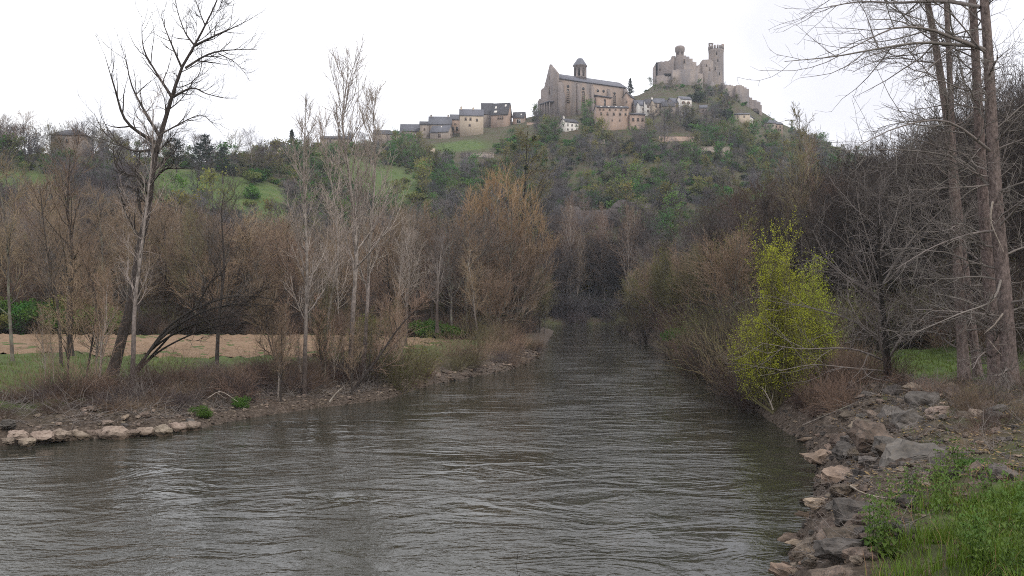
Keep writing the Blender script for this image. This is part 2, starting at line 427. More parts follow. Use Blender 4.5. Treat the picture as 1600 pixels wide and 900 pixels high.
river = link('river_water', mesh_np('river_water', np.stack([WX, WY, np.zeros_like(WX)], -1).reshape(-1, 3), np.stack([wi, wi + 1, wi + wnx + 1, wi + wnx], 1)), mat=m)
tag(river, 'rippled dark olive river reflecting the grey sky', kind='structure')
# ------------------------------------------------------------------ buildings on the hill
M['stone_church'] = stone_mat('stone_church', (0.33, 0.262, 0.222), (0.44, 0.335, 0.268), (0.27, 0.232, 0.218), 0.12, bd=0.15, stain=(0.18, 0.16, 0.155))
M['stone_grey'] = stone_mat('stone_grey', (0.235, 0.198, 0.186), (0.358, 0.294, 0.262), (0.198, 0.180, 0.175), 0.15, bd=0.15, stain=(0.161, 0.144, 0.145))
M['stone_castle'] = stone_mat('stone_castle', (0.27, 0.23, 0.215), (0.43, 0.355, 0.305), (0.24, 0.215, 0.215), 0.13, bd=0.25, stain=(0.19, 0.175, 0.18))
M['stone_pink'] = stone_mat('stone_pink', (0.40, 0.285, 0.225), (0.50, 0.365, 0.285), (0.34, 0.25, 0.205), 0.2, bd=0.1, stain=(0.27, 0.215, 0.185))
M['stone_house'] = stone_mat('stone_house', (0.30, 0.25, 0.215), (0.43, 0.355, 0.295), (0.25, 0.21, 0.185), 0.3, bd=0.1, stain=(0.2, 0.175, 0.16))
M['render_white'] = plain_mat('render_white', (0.70, 0.66, 0.61), 0.9)
M['render_cream'] = plain_mat('render_cream', (0.50, 0.41, 0.32), 0.9)
M['slate'] = plain_mat('slate', (0.105, 0.105, 0.125), 0.55, 0.15, 1.5, 0.4)
M['slate_dark'] = plain_mat('slate_dark', (0.055, 0.052, 0.060), 0.6, 0.15, 1.5, 0.4)
M['pane'] = plain_mat('pane', (0.025, 0.026, 0.030), 0.15, spec=0.5)
M['frame'] = plain_mat('frame', (0.33, 0.25, 0.20), 0.8)
M['shutter'] = plain_mat('shutter', (0.22, 0.13, 0.085), 0.7)
M['void'] = plain_mat('void', (0.02, 0.018, 0.017), 0.95)
M['rock'] = stone_mat('rock', (0.06, 0.052, 0.05), (0.15, 0.125, 0.115), (0.05, 0.05, 0.045), 2.5, 0.3, 0.1)

BOXQ = [(0, 3, 2, 1), (4, 5, 6, 7), (0, 1, 5, 4), (1, 2, 6, 5), (2, 3, 7, 6), (3, 0, 4, 7)]
def boxv(x0, x1, y0, y1, z0, z1):
    return [(x0, y0, z0), (x1, y0, z0), (x1, y1, z0), (x0, y1, z0), (x0, y0, z1), (x1, y0, z1), (x1, y1, z1), (x0, y1, z1)]
def gbox(g, *a): g.add(boxv(*a), BOXQ)
def box(name, parent, mat, *a):
    g = Geo(); gbox(g, *a); return link(name, g.mesh(name, mat, False), parent)
def prism_y(g, prof, y0, y1):
    """profile in the x-z plane pushed along y"""
    n = len(prof)
    bm = bmesh.new()
    a = [bm.verts.new((x, y0, z)) for x, z in prof]; b = [bm.verts.new((x, y1, z)) for x, z in prof]
    bm.faces.new(a); bm.faces.new(b[::-1])
    for i in range(n): bm.faces.new((a[i], b[i], b[(i + 1) % n], a[(i + 1) % n]))
    bmesh.ops.recalc_face_normals(bm, faces=bm.faces); bmesh.ops.triangulate(bm, faces=[f for f in bm.faces if len(f.verts) > 4])
    bm.verts.index_update()
    V = [v.co[:] for v in bm.verts]; Q = [[v.index for v in f.verts] for f in bm.faces if len(f.verts) == 4]; T = [[v.index for v in f.verts] for f in bm.faces if len(f.verts) == 3]
    bm.free(); g.add(V, Q, T)
def prism_x(g, prof, x0, x1):
    g2 = Geo(); prism_y(g2, prof, x0, x1)
    V = np.concatenate(g2.V)[:, [1, 0, 2]]
    g.add(V, [q[::-1] for q in g2.Q[0]] if g2.Q else None, [t[::-1] for t in g2.T[0]] if g2.T else None)
def part(name, parent, mat, g, smooth=False): return link(name, g.mesh(name, mat, smooth), parent)

def empty(name, loc, rz=0.0):
    o = bpy.data.objects.new(name, None); col.objects.link(o); o.location = loc; o.rotation_euler = (0, 0, rz); return o

_wm = {}
def window(parent, p, face, w, h, arched=False, shutters=False, white=False):
    """a window with stone surround, sill and recessed-looking dark pane on a wall; face 'f' (-y), 'l' (-x), 'r' (+x)"""
    key = (round(w, 2), round(h, 2), arched, shutters, white)
    if key not in _wm:
        g = Geo(); t = 0.16
        gbox(g, -w / 2 - t, -w / 2, -0.12, 0.02, 0, h); gbox(g, w / 2, w / 2 + t, -0.12, 0.02, 0, h)
        gbox(g, -w / 2 - t, w / 2 + t, -0.12, 0.02, h, h + t); gbox(g, -w / 2 - t - 0.06, w / 2 + t + 0.06, -0.2, 0.02, -t, 0)
        gbox(g, -0.04, 0.04, -0.07, 0.02, 0, h)
        f = g.mesh('window', M['render_white'] if white else M['frame'], False)
        gp = Geo(); n = 8
        prof = [(-w / 2, 0), (w / 2, 0)]
        prof += [(w / 2 * math.cos(a), h - w / 2 + w / 2 * math.sin(a)) for a in np.linspace(0, math.pi, n)] if arched else [(w / 2, h), (-w / 2, h)]
        prism_y(gp, prof, -0.05, 0.03)
        pn = gp.mesh('pane', M['pane'], False)
        sh = None
        if shutters:
            gs = Geo(); gbox(gs, -w / 2 - t - 0.5, -w / 2 - t - 0.02, -0.09, 0.02, 0, h); gbox(gs, w / 2 + t + 0.02, w / 2 + t + 0.5, -0.09, 0.02, 0, h)
            sh = gs.mesh('shutter', M['shutter'], False)
        _wm[key] = (f, pn, sh)
    f, pn, sh = _wm[key]
    o = link('window', f, parent); o.location = p; o.rotation_euler = (0, 0, {'f': 0, 'l': -math.pi / 2, 'r': math.pi / 2}[face])
    link('pane', pn, o)
    if sh: link('shutter', sh, o)
    return o

HOUSES = []
def house(name, label, pos, yaw, L, D, H, RH, wall='stone_house', roof='slate', wins=(), found=5.0, chim=(), cat='house', group=None, hip=0.0, white=False, skylights=(), door=None):
    """pos = front left ground corner seen by the camera; local x along the front, y into the house"""
    e = empty(name, pos[:3], R(yaw)); tag(e, label, cat, group); e.scale = (pos[3],) * 3; HOUSES.append((e, pos))
    g = Geo()
    prism_x(g, [(0, -found), (D, -found), (D, H), (D / 2, H + RH), (0, H)] if not hip else [(0, -found), (D, -found), (D, H), (0, H)], 0, L)
    part('wall', e, M[wall], g)
    g = Geo(); o = 0.4; th = 0.22; sl = RH / (D / 2)
    if hip:
        V = [(-o, -o, H), (L + o, -o, H), (L + o, D + o, H), (-o, D + o, H), (hip, D / 2, H + RH), (L - hip, D / 2, H + RH), (-o, -o, H - 0.15), (L + o, -o, H - 0.15), (L + o, D + o, H - 0.15), (-o, D + o, H - 0.15)]
        g.add(V, [(0, 1, 5, 4), (2, 3, 4, 5), (6, 9, 8, 7), (6, 7, 1, 0), (7, 8, 2, 1), (8, 9, 3, 2), (9, 6, 0, 3)], [(1, 2, 5), (3, 0, 4)])
    else:
        prof = [(-o, H - o * sl + 0.03), (D / 2, H + RH + 0.03), (D + o, H - o * sl + 0.03), (D + o, H - o * sl + th), (D / 2, H + RH + th + 0.1), (-o, H - o * sl + th)]
        prism_x(g, prof, -0.3, L + 0.3)
    rf = part('roof', e, M[roof], g)
    for cx, cy_, ch in chim:
        g = Geo(); zb = H + RH - abs(cy_ - D / 2) * sl
        gbox(g, cx - 0.45, cx + 0.45, cy_ - 0.35, cy_ + 0.35, zb - 1, zb + ch); gbox(g, cx - 0.55, cx + 0.55, cy_ - 0.45, cy_ + 0.45, zb + ch, zb + ch + 0.15)
        gbox(g, cx - 0.2, cx + 0.2, cy_ - 0.2, cy_ + 0.2, zb + ch + 0.15, zb + ch + 0.6)
        part('chimney', rf, M[wall], g)
    for (sx, sy, sw, shh) in skylights:
        zz = H + sy * sl + th + 0.02; z2 = H + (sy + shh) * sl + th + 0.02
        g = Geo(); g.add([(sx, sy, zz), (sx + sw, sy, zz), (sx + sw, sy + shh, z2), (sx, sy + shh, z2), (sx, sy, zz + .15), (sx + sw, sy, zz + .15), (sx + sw, sy + shh, z2 + .15), (sx, sy + shh, z2 + .15)], BOXQ)
        part('skylight', rf, M['render_white'], g)
    for w_ in wins:
        f, a, z, w, h = w_[:5]
        kw = w_[5] if len(w_) > 5 else {}
        p = {'f': (a, 0, z), 'l': (0, a, z), 'r': (L, a, z)}[f]
        window(e, p, f, w, h, white=white, **kw)
    if door:
        x, w, h = door
        box('door', e, M['shutter'], x, x + w, -0.08, 0.03, 0, h)
    return e

def pos(px, py, Y):
    """where the slope shows at that column and row; on the skyline the given depth"""
    Ys = np.arange(245.0 if px > 560 else 170.0, Y + 60, 1.0); xs = (px - CX) / F * Ys
    rows = HY - (hfun(xs, Ys) - CH) / Ys * F
    hit = np.nonzero(rows <= py)[0]
    Yh = float(Ys[hit[0]]) if len(hit) else Y
    return (*at(px, py, Yh), Yh / Y)
mp_ = lambda Y: Y / F                          # metres per photo pixel at a depth

# --- the church
c0 = at(872, 168, 520); yaw = math.atan2(23, 40.5)
church = empty('church', tuple(c0), yaw)
tag(church, 'big reddish stone gothic church with tall pointed gable and eight sided bell tower', 'church')
LN, WN, HN, RN = 47.0, 14.0, 16.4, 4.0
g = Geo(); prism_x(g, [(0, -8), (WN, -8), (WN, HN), (WN / 2, HN + RN), (0, HN)], 0.0, LN); part('wall', church, M['stone_church'], g)
g = Geo(); sl = RN / (WN / 2)
prism_x(g, [(-0.6, HN - 0.6 * sl + .05), (WN / 2, HN + RN + .05), (WN + .6, HN - .6 * sl + .05), (WN + .6, HN - .6 * sl + .4), (WN / 2, HN + RN + .5), (-.6, HN - .6 * sl + .4)], 0.1, LN + .4)
croof = part('roof', church, M['slate'], g)
g = Geo()   # west front: stepped, running up to a steep point well above the roof
prism_x(g, [(-1.2, -8), (WN + 6, -8), (WN + 6, 6.5), (WN + 4.5, 8.0), (WN + 2.5, 8.0), (WN + 2.5, 12.5), (WN + 1.2, 13.4), (WN * 0.92, 13.4), (WN * 0.48, 25.6), (-0.9, 19.0), (-1.2, 16)], -1.3, 0.0)
gable = part('gable', church, M['stone_grey'], g)
window(gable, (-1.3, 7.0, 8.5), 'l', 1.2, 4.5, arched=True); window(gable, (-1.3, 7.2, 17.5), 'l', 0.6, 1.6, arched=True)
porch = link('porch', None, church); porch.empty_display_size = 0.2
g = Geo(); prism_x(g, [(2.0, 3.4), (13.0, 3.4), (13.0, 3.9), (2.0, 3.9)], -4.6, -1.3); part('porch_roof', porch, M['slate'], g)
for k in range(5):
    g = Geo(); gbox(g, -4.4, -3.9, 2.2 + k * 2.55, 2.7 + k * 2.55, -4, 3.4); part('pillar', porch, M['stone_grey'], g)
for i, (bx, bw, bh, bd) in enumerate(((-1.0, 3.6, 12.6, 3.2), (12.3, 1.8, 13.0, 2.2), (21.5, 2.0, 13.0, 2.4), (33.5, 1.6, 12.0, 2.0), (45.0, 2.6, 13.6, 2.8))):
    g = Geo()
    prism_x(g, [(-bd, -8), (0, -8), (0, bh + 2.2), (-bd * 0.25, bh + 1.4), (-bd * 0.6, bh), (-bd * 0.6, bh * 0.58 + 1), (-bd, bh * 0.58)], bx, bx + bw)
    part('buttress', church, M['stone_grey'], g)
for wx in (6.6, 17.0, 38.8):                                # tall lancets with tracery
    o = window(church, (wx, 0, 3.0), 'f', 1.9, 8.0, arched=True)
    g = Geo()
    for k in range(1, 7): gbox(g, -0.95, 0.95, -0.08, -0.05, k * 1.1 - .08, k * 1.1 + .08)
    for xx in (-0.45, 0.45): gbox(g, xx - .06, xx + .06, -0.085, -0.045, 0, 7.0)
    part('tracery', o, M['frame'], g)
for wx, wz in ((6.6, 12.6), (17.0, 12.4), (27.0, 12.4), (31.0, 12.6), (38.8, 12.2)):
    g = Geo(); prism_y(g, [(wx + .85 * math.cos(a), wz + .85 * math.sin(a)) for a in np.linspace(0, 2 * math.pi, 12, endpoint=False)], -0.06, 0.05)
    part('round_window', church, M['pane'], g)
ch = link('chapel', None, church)
g = Geo(); gbox(g, 24.0, 33.0, -5.0, 0.0, -8, 8.0); part('wall', ch, M['stone_pink'], g)
g = Geo(); prism_x(g, [(-5.6, 7.9), (0, 9.6), (0, 10.0), (-5.6, 8.3)], 23.6, 33.4); part('roof', ch, M['slate'], g)
window(ch, (28.4, -5.0, 1.0), 'f', 1.2, 5.6)
# bell tower, eight sided
tw = link('bell_tower', None, church); tw.location = (19.5, 7.0, 0)
def ring(r, z, n=8, ph=math.pi / 8): return [(r * math.cos(ph + 2 * math.pi * k / n), r * math.sin(ph + 2 * math.pi * k / n), z) for k in range(n)]
def lathe(g, rs, n=8, ph=math.pi / 8, cap=True):
    V = []
    for r, z in rs: V += ring(r, z, n, ph)
    Q = [(j * n + k, j * n + (k + 1) % n, (j + 1) * n + (k + 1) % n, (j + 1) * n + k) for j in range(len(rs) - 1) for k in range(n)]
    T = []
    if cap:
        V.append((0, 0, rs[-1][1])); c_ = len(V) - 1; b_ = (len(rs) - 1) * n
        T = [(b_ + k, b_ + (k + 1) % n, c_) for k in range(n)]
    g.add(V, Q, T)
g = Geo(); lathe(g, [(3.75, 12), (3.75, 20.2), (3.95, 20.3), (3.95, 20.6), (3.75, 20.7), (3.75, 26.6), (4.15, 26.8), (4.15, 27.3)]); part('tower_wall', tw, M['stone_grey'], g)
g = Geo(); lathe(g, [(4.25, 27.2), (4.2, 27.5), (1.5, 31.4), (0.5, 31.7)]); part('tower_roof', tw, M['slate'], g)
for k in range(8):
    a = 2 * math.pi * k / 8
    rr = 3.75 * math.cos(math.pi / 8)
    for s_ in (-0.0,):
        g = Geo(); prism_y(g, [(-.65, 0), (.65, 0)] + [(.65 * math.cos(t_), 3.6 + 1.1 * math.sin(t_)) for t_ in np.linspace(0, math.pi, 9)], -0.08, 0.06)
        o = part('belfry_opening', tw, M['void'], g); o.location = (rr * math.cos(a), rr * math.sin(a), 20.9); o.rotation_euler = (0, 0, a + math.pi / 2)
        g = Geo(); gbox(g, -.08, .08, -.14, .02, 0, 4.2); part('mullion', o, M['stone_grey'], g)

# --- long pink building with the terrace wall
h = house('terrace_building', 'long pink stone building with small windows and buttressed terrace wall below the church', pos(933, 203, 492), 6, 17.0, 9, 12.0, 1.6, 'stone_pink', 'slate_dark',
      [('f', x, 8.0, 0.8, 1.3) for x in (2.2, 5.6, 9.0, 12.4, 15.4)] + [('f', x, 10.6, 0.7, 0.7) for x in (1.5, 3.4, 6.8, 10.0, 13.0, 15.6)] + [('f', x, 5.0, 0.5, 0.7) for x in (4.0, 8.2, 12.2)], 10, skylights=((2, 0.8, 1.0, 1.4), (6, 0.8, 1.0, 1.4), (10, 0.8, 1.0, 1.4), (13, 0.8, 1.0, 1.4)), cat='building')
house('terrace_building', 'lower pink stone wing with lean slate roof adjoining the long building below the church', pos(985, 204, 494.5), 6, 8.0, 8, 8.6, 1.4, 'stone_pink', 'slate_dark',
      [('f', x, 5.2, 1.0, 1.5) for x in (1.5, 4.2, 6.6)] + [('f', 2.8, 2.0, 0.6, 0.8)], 10, cat='building')
# --- houses between the church and the castle
house('house', 'small white house with grey roof alone on the green slope below the church', pos(884, 206, 500), 30, 8.2, 6.2, 5.6, 2.0, 'render_white', 'slate_dark', [('f', x, z, 0.8, 1.2) for x in (1.3, 4.0, 6.8) for z in (1.0, 3.4)] + [('l', 2.0, 3.3, 0.9, 1.2), ('l', 4.3, 0.6, 1.0, 1.8)], chim=((0.7, 3.1, 1.0),), white=True)
house('house', 'narrow pinkish gable house tucked against the east end of the church', pos(985, 176, 545), 62, 8, 5, 9.5, 2.6, 'stone_pink', 'slate_dark', [('l', 2.4, 6, 0.8, 1.2)])
house('house', 'low grey roofed house in the shade behind the terrace building roof', pos(992, 178, 540), 8, 6.5, 6, 5.5, 3, 'stone_grey', 'slate', [('f', 1.5, 2.4, 0.8, 1.3), ('f', 4.5, 2.4, 0.8, 1.3)])
house('house', 'pale house with steep dark roof, left of two pale houses under the castle', pos(1009, 182, 535), 4, 5.0, 7, 7.4, 3.0, 'render_white', 'slate_dark', [('f', 1.3, 5.2, 0.8, 1.2), ('f', 3.6, 5.2, 0.8, 1.2), ('f', 1.3, 2.6, 0.8, 1.2)], chim=((4.4, 3.5, 1.1),))
house('house', 'cream gabled house with balcony windows, right of two pale houses under the castle', pos(1022.5, 182, 537), 14, 4.6, 7, 7.9, 2.4, 'render_cream', 'slate', [('f', 1.2, 5.4, 0.9, 1.7), ('f', 3.3, 5.4, 0.9, 1.7), ('f', 1.2, 2.6, 0.8, 1.2)])
a_h = house('house', 'brown stone house with a wide dark arch under the castle', pos(1035, 183, 540), 0, 7.2, 7, 6.4, 3.0, 'stone_house', 'slate_dark', [('f', 1.0, 5.0, 0.6, 0.9)])
g = Geo(); prism_y(g, [(1.9, 3.2), (5.9, 3.2)] + [(3.9 + 2.0 * math.cos(t_), 3.6 + 1.6 * math.sin(t_)) for t_ in np.linspace(0, math.pi, 10)], -0.1, 0.05); part('arch_opening', a_h, M['void'], g)
house('house', 'dark grey stone house against the flank of the tall white house', pos(1052, 180, 543), 25, 5.0, 8, 7.6, 3.2, 'stone_grey', 'slate', [('f', 2.4, 5, 0.8, 1.2)])
house('house', 'tall white house with brown shuttered windows below the castle', pos(1064, 182, 546), 12, 6.7, 8, 10.3, 2.2, 'render_white', 'slate', [('f', x, z, 0.75, 1.3, dict(shutters=True)) for x in (1.6, 4.7) for z in (1.4, 4.4, 7.6)])
house('shed', 'small grey roofed stone hut beside the evergreens below the castle', pos(1093, 176, 555), -8, 4.5, 4, 3.0, 1.6, 'stone_grey', 'slate', [('f', 2, 1, 0.7, 0.9)], cat='hut')
house('house', 'long low whitish wall and house on the right shoulder of the hill', pos(1148, 186, 600), -10, 9.5, 5, 2.9, 0.9, 'render_cream', 'slate', [('f', 2, 1, 0.6, 0.9), ('f', 6, 1, 0.6, 0.9)])
house('house', 'little white gabled house on the right shoulder of the hill', pos(1174, 193, 600), 60, 7.5, 6.2, 4.4, 2.6, 'render_white', 'slate_dark', [('l', 2.0, 1.0, 0.7, 1.2), ('l', 4.3, 1.0, 0.7, 1.2), ('l', 3.1, 3.8, 0.7, 1.2), ('f', 3, 1.4, .8, 1.2)])
house('house', 'pinkish house with grey roof right of the little white gabled house', pos(1196, 202, 605), -6, 6.5, 6, 4.2, 2.2, 'stone_house', 'slate', [('f', 1.6, 1.6, 0.8, 1.1), ('f', 4.6, 1.6, 0.8, 1.1)])
house('house', 'pale pink house rightmost on the shoulder of the hill', pos(1210, 206, 603), 12, 6.0, 6, 5.2, 1.6, 'stone_pink', 'slate', [('f', x, z, 0.8, 1.1) for x in (1.4, 4.2) for z in (0.8, 3.0)])
house('house', 'grey roofed house high behind the two pale houses under the castle', pos(1024, 170, 550), 6, 6.0, 6, 4.0, 2.6, 'stone_house', 'slate', [('f', 3, 1.5, .8, 1.1)])
house('house', 'small pale house with dark roof above the wide dark arch', pos(1041, 171, 552), -4, 4.6, 6, 3.6, 2.4, 'render_cream', 'slate_dark', [('f', 2.2, 1.4, .8, 1.1)])
house('house', 'narrow white house end between the church and the two pale houses', pos(1000, 181, 538), 18, 4.0, 6, 6.2, 2.4, 'render_white', 'slate', [('f', 2, 3.4, .8, 1.1), ('f', 2, 1.0, .8, 1.1)])
# --- the village row on the left
V_ = 508
house('house', 'low dark roofed barn at the left end of the hilltop village', pos(583, 215, V_), 3, 9.0, 6, 2.2, 2.2, 'stone_house', 'slate_dark', [('f', 3, .6, .7, 1)], chim=((2, 3, 0.9),))
house('house', 'long low house with dark slate roof, second from the left end of the village', pos(606, 215, V_), -4, 7.0, 6, 2.0, 1.8, 'stone_house', 'slate', [('f', 4, .6, .7, 1)])
h1 = house('house', 'grey roofed stone house with white garage doors in the hilltop village', pos(625.5, 216, V_), 2, 10.4, 7, 4.2, 3.9, 'stone_house', 'slate', [('f', 2, 1.8, .8, 1.2)])
for x in (5.9, 7.9): box('garage_door', h1, M['render_white'], x, x + 1.5, -0.07, 0.03, 0.3, 2.6)
house('house', 'narrow tall stone house with dark roof left of the barn with the gable', pos(656, 216, V_ - 2), 4, 5.0, 7, 7.6, 2.0, 'stone_house', 'slate_dark', [('f', 2.5, 4.5, .7, 1.0)])
house('house', 'house with very long blue grey slate roof behind the gabled barn', pos(670, 208, V_ + 10), 3, 12.6, 8, 5.2, 4.6, 'stone_house', 'slate', [], chim=((1.2, 4, 0.8), (10.8, 4, 0.8)))
house('barn', 'stone barn with grey slate roof and pale gable end facing right', pos(672, 217, V_ - 6), -18, 10.6, 7, 3.6, 3.6, 'stone_house', 'slate', [('f', 5.5, 0.4, 1.4, 2.0), ('r', 3.4, 2.0, .7, 1.0)], cat='barn', skylights=((5.2, 2.3, .5, .9),))
house('house', 'small orange stone house with porch between the barn and the cream house', pos(704, 210, V_ + 2), 5, 5.2, 7, 8.4, 3.0, 'stone_pink', 'slate', [('f', 1.4, 2, 1.2, 2.2), ('f', 3.6, 2, 1.2, 2.2), ('f', 2.6, 5.4, 1.0, 0.6)])
house('house', 'cream house with two dark windows and chimney in the hilltop village', pos(718.5, 203, V_ + 4), 4, 13.0, 8, 8.2, 3.8, 'render_cream', 'slate', [('f', 3.2, 5.4, 0.9, 1.4), ('f', 5.9, 5.4, 0.9, 1.4), ('f', 5.4, 2.0, 0.9, 1.3), ('f', 9.5, 5.0, .8, 1.2)], chim=((0.8, 4, 1.4), (7.5, 4, 0.9)))
house('house', 'tall dark roofed house adjoining the tall gabled house on its left', pos(752.5, 200, V_ + 4), 2, 6.4, 9, 8.0, 6.4, 'stone_house', 'slate_dark', [])
house('house', 'tall stone house with big dark roof and skylights above the village', pos(767, 200, V_), -14, 9.6, 9, 7.4, 6.6, 'stone_pink', 'slate_dark', [('f', x, 4.6, 0.7, 1.4) for x in (4.2, 5.4, 6.6)] + [('r', 4.4, 5, .8, 1.2)], skylights=((1.6, 2.2, 1.0, 1.0), (7.0, 2.9, 1.0, 0.9), (1.5, 0.5, 1.8, .8)))
house('house', 'small pink house with white framed window right of the tall gabled house', pos(801, 195, V_ + 2), -10, 6.4, 6, 4.0, 3.2, 'stone_pink', 'slate_dark', [('f', 3.4, .8, 2.0, 2.0), ('r', 3, 1.5, .7, 1)], white=True, skylights=((4.2, 1.0, .7, .8),))
house('shed', 'small hut with pale tin roof in the trees below the village', pos(664, 243, 440), 8, 4.6, 3.4, 1.8, 1.6, 'stone_house', 'render_cream', [('f', 2, .5, .7, .9)], cat='hut')
house('house', 'lone farmhouse with dark hipped roof on the skyline at the far left', pos(79, 238, 322), 6, 11.5, 9, 6.2, 2.6, 'stone_house', 'slate_dark', [('f', x, 3.2, .9, 1.4) for x in (2, 5.5, 9)], hip=4.0, cat='farmhouse')
house('house', 'pale gabled cottage on the skyline half hidden behind the tall pale poplars', pos(424, 240, 395), 20, 5.5, 5.0, 3.4, 1.9, 'render_cream', 'slate_dark', [('f', 2, 1.4, .7, 1.1)], cat='cottage')
house('house', 'dark roofed farm building among the trees left of the village', pos(500, 222, 470), 2, 15, 7, 1.8, 1.6, 'stone_house', 'slate_dark', [('f', 5, .5, .7, .9)], cat='farm building')

# --- terrace walls on the slope
def terrace(px0, px1, py, Y, hgt, label, mat='stone_house'):
    Y = Y * pos(px0, py, Y)[3]; e = empty('terrace_wall', tuple(at(px0, py, Y))); L = (px1 - px0) / F * Y
    tag(e, label, 'wall')
    g = Geo(); gbox(g, 0, L, 0, 0.7, -4, hgt); part('wall', e, M[mat], g)
    n = int(L / 1.1); g = Geo()
    for k in range(n): gbox(g, k * L / n + .03, (k + 1) * L / n - .03, -0.08, 0.78, hgt, hgt + .2 + .12 * random.random())
    o = part('coping', e, M[mat], g); o['kind'] = 'stuff'
terrace(823, 848, 196, 512, 1.6, 'low pale wall on the slope left of the church', 'stone_pink')
terrace(722, 772, 246, 430, 2.0, 'pinkish terrace wall on the slope below the village')
terrace(1030, 1085, 222, 490, 2.6, 'long pale terrace wall on the slope below the tall white house', 'stone_pink')
terrace(1075, 1140, 236, 470, 1.8, 'lowest terrace wall on the slope below the castle')
terrace(905, 945, 226, 470, 2.2, 'short terrace wall under the pink building')

# --- the castle
castle = empty('castle', tuple(at(1027, 124, 603)), 0)
tag(castle, 'ruined stone castle with round keep crowning the hilltop', 'castle')
K = 603 / F
def cz(py): return (124 - py) * K
def cx_(px): return (px - 1027) * K
def ragged(profile, amp=0.5, step=1.2):
    """break a wall top given as (px,py) into small uneven steps"""
    out = []
    for (a, b), (c_, d_) in zip(profile[:-1], profile[1:]):
        n = max(1, int(abs(c_ - a) * K / step))
        for k in range(n):
            t0, t1 = k / n, (k + 1) / n
            zt = cz(b + (d_ - b) * (t0 + t1) / 2) + random.uniform(-amp, amp)
            out += [(cx_(a + (c_ - a) * t0), zt), (cx_(a + (c_ - a) * t1), zt)]
    return out
def cwall(name, top, y0, y1, mat='stone_castle', amp=0.4, zb=-14, parent=None):
    g = Geo(); pr = ragged(top, amp)
    pr2 = [pr[0]]
    for q in pr[1:]:
        if abs(q[0] - pr2[-1][0]) < 1e-6: q = (q[0] + 1e-3, q[1])
        pr2.append(q)
    prism_y(g, [(pr2[0][0], zb), *pr2, (pr2[-1][0], zb)], y0, y1)
    return part(name, parent or castle, M[mat], g)
mw = cwall('hall_wall', [(1027, 95), (1040, 93.5), (1050, 91.5), (1051.5, 86.5), (1057, 85)], 4, 6.5, 'stone_grey', 0.3)
cwall('hall_wall', [(1066, 85.5), (1073, 85), (1078, 89), (1083, 93), (1089, 97)], 1.5, 4.0, 'stone_castle', 0.6)
g = Geo(); gbox(g, cx_(1027), cx_(1029), 4, 20, -14, cz(95)); part('side_wall', castle, M['stone_grey'], g)
cwall('rear_wall', [(1030, 97), (1060, 90), (1090, 99)], 18, 20, 'stone_grey', 0.6)
box('dark_opening', castle, M['void'], cx_(1039), cx_(1050), 3.85, 4.1, cz(119.5), cz(112.5))
window(mw, (cx_(1033), 4, cz(108)), 'f', 1.0, 2.0)
cwall('front_wall', [(1026, 118), (1038, 117), (1039, 119), (1050, 119), (1051, 111.5), (1070, 109), (1089, 107.5)], 0.0, 1.4, 'stone_castle', 0.25)
cwall('front_wall', [(1049, 111), (1072, 109.5), (1090, 108)], -3.0, -1.2, 'stone_castle', 0.25)
# watch turret with a bulging top
tu = link('turret', None, castle); tu.location = (cx_(1064), 4.0, 0)
g = Geo(); lathe(g, [(3.6, -14), (3.2, cz(92)), (2.65, cz(84)), (2.6, cz(80)), (3.1, cz(78)), (3.25, cz(74)), (3.1, cz(71.5)), (2.2, cz(69.6)), (1.1, cz(69))], 16, 0); part('turret_wall', tu, M['stone_grey'], g, True)
for a in (-2.2, -1.2): 
    g = Geo(); gbox(g, -.3, .3, -.12, .1, 0, 1.8); o = part('arrow_slit', tu, M['void'], g); o.location = (2.72 * math.cos(a), 2.72 * math.sin(a), cz(84)); o.rotation_euler = (0, 0, a + math.pi / 2)
window(castle, (cx_(1070), 1.5, cz(98)), 'f', 1.0, 2.6, arched=True); 
cwall('link_wall', [(1088.5, 101), (1093, 99.5), (1098.5, 100.5)], 2.0, 4.5, 'stone_castle', 0.4, -20)
cwall('square_tower', [(1098, 94), (1101, 92.5), (1110, 92.5), (1113, 94.5), (1117, 95)], 0.0, 9.0, 'stone_castle', 0.3, -20)
cwall('pier', [(1089, 116), (1097.5, 116.5)], -1.8, 2.0, 'stone_castle', 0.2, -20)
for i, (px, py) in enumerate(((1104, 104), (1109, 110))): window(castle, (cx_(px), 0, cz(py)), 'f', 0.6, 1.8)
# the round keep
kp = link('keep', None, castle); kp.location = (cx_(1121), 4.0, 0)
rk = 23.2 / 2 * K
g = Geo(); lathe(g, [(rk * 1.05, -24), (rk * 1.02, cz(132)), (rk, cz(95)), (rk, cz(80)), (rk * 1.03, cz(78.5)), (rk * 1.03, cz(75.5)), (rk * 0.8, cz(75.5)), (rk * .8, cz(77))], 28, 0); part('keep_wall', kp, M['stone_castle'], g, True)
g0 = Geo(); gbox(g0, -.55, .55, -.45, .45, 0, 2.2); mer = g0.mesh('merlon', M['stone_castle'], False)
for k in range(16):
    a = 2 * math.pi * k / 16
    o = link('merlon', mer, kp); o.location = (rk * .96 * math.cos(a), rk * .96 * math.sin(a), cz(75.6)); o.rotation_euler = (0, 0, a + math.pi / 2)
g = Geo(); lathe(g, [(1.6, cz(82)), (1.6, cz(70)), (1.35, cz(69.5))], 8); o = part('stair_turret', kp, M['stone_grey'], g); o.location = (-rk * .72, -.6, 0)
for dx in (-1.1, 0.9):
    b = box('belfry_post', o, M['stone_grey'], dx - .3, dx + .4, -.9, .9, cz(69.6), cz(66.6))
box('belfry_lintel', o, M['stone_grey'], -1.5, 1.4, -.95, .95, cz(66.6), cz(65.2))
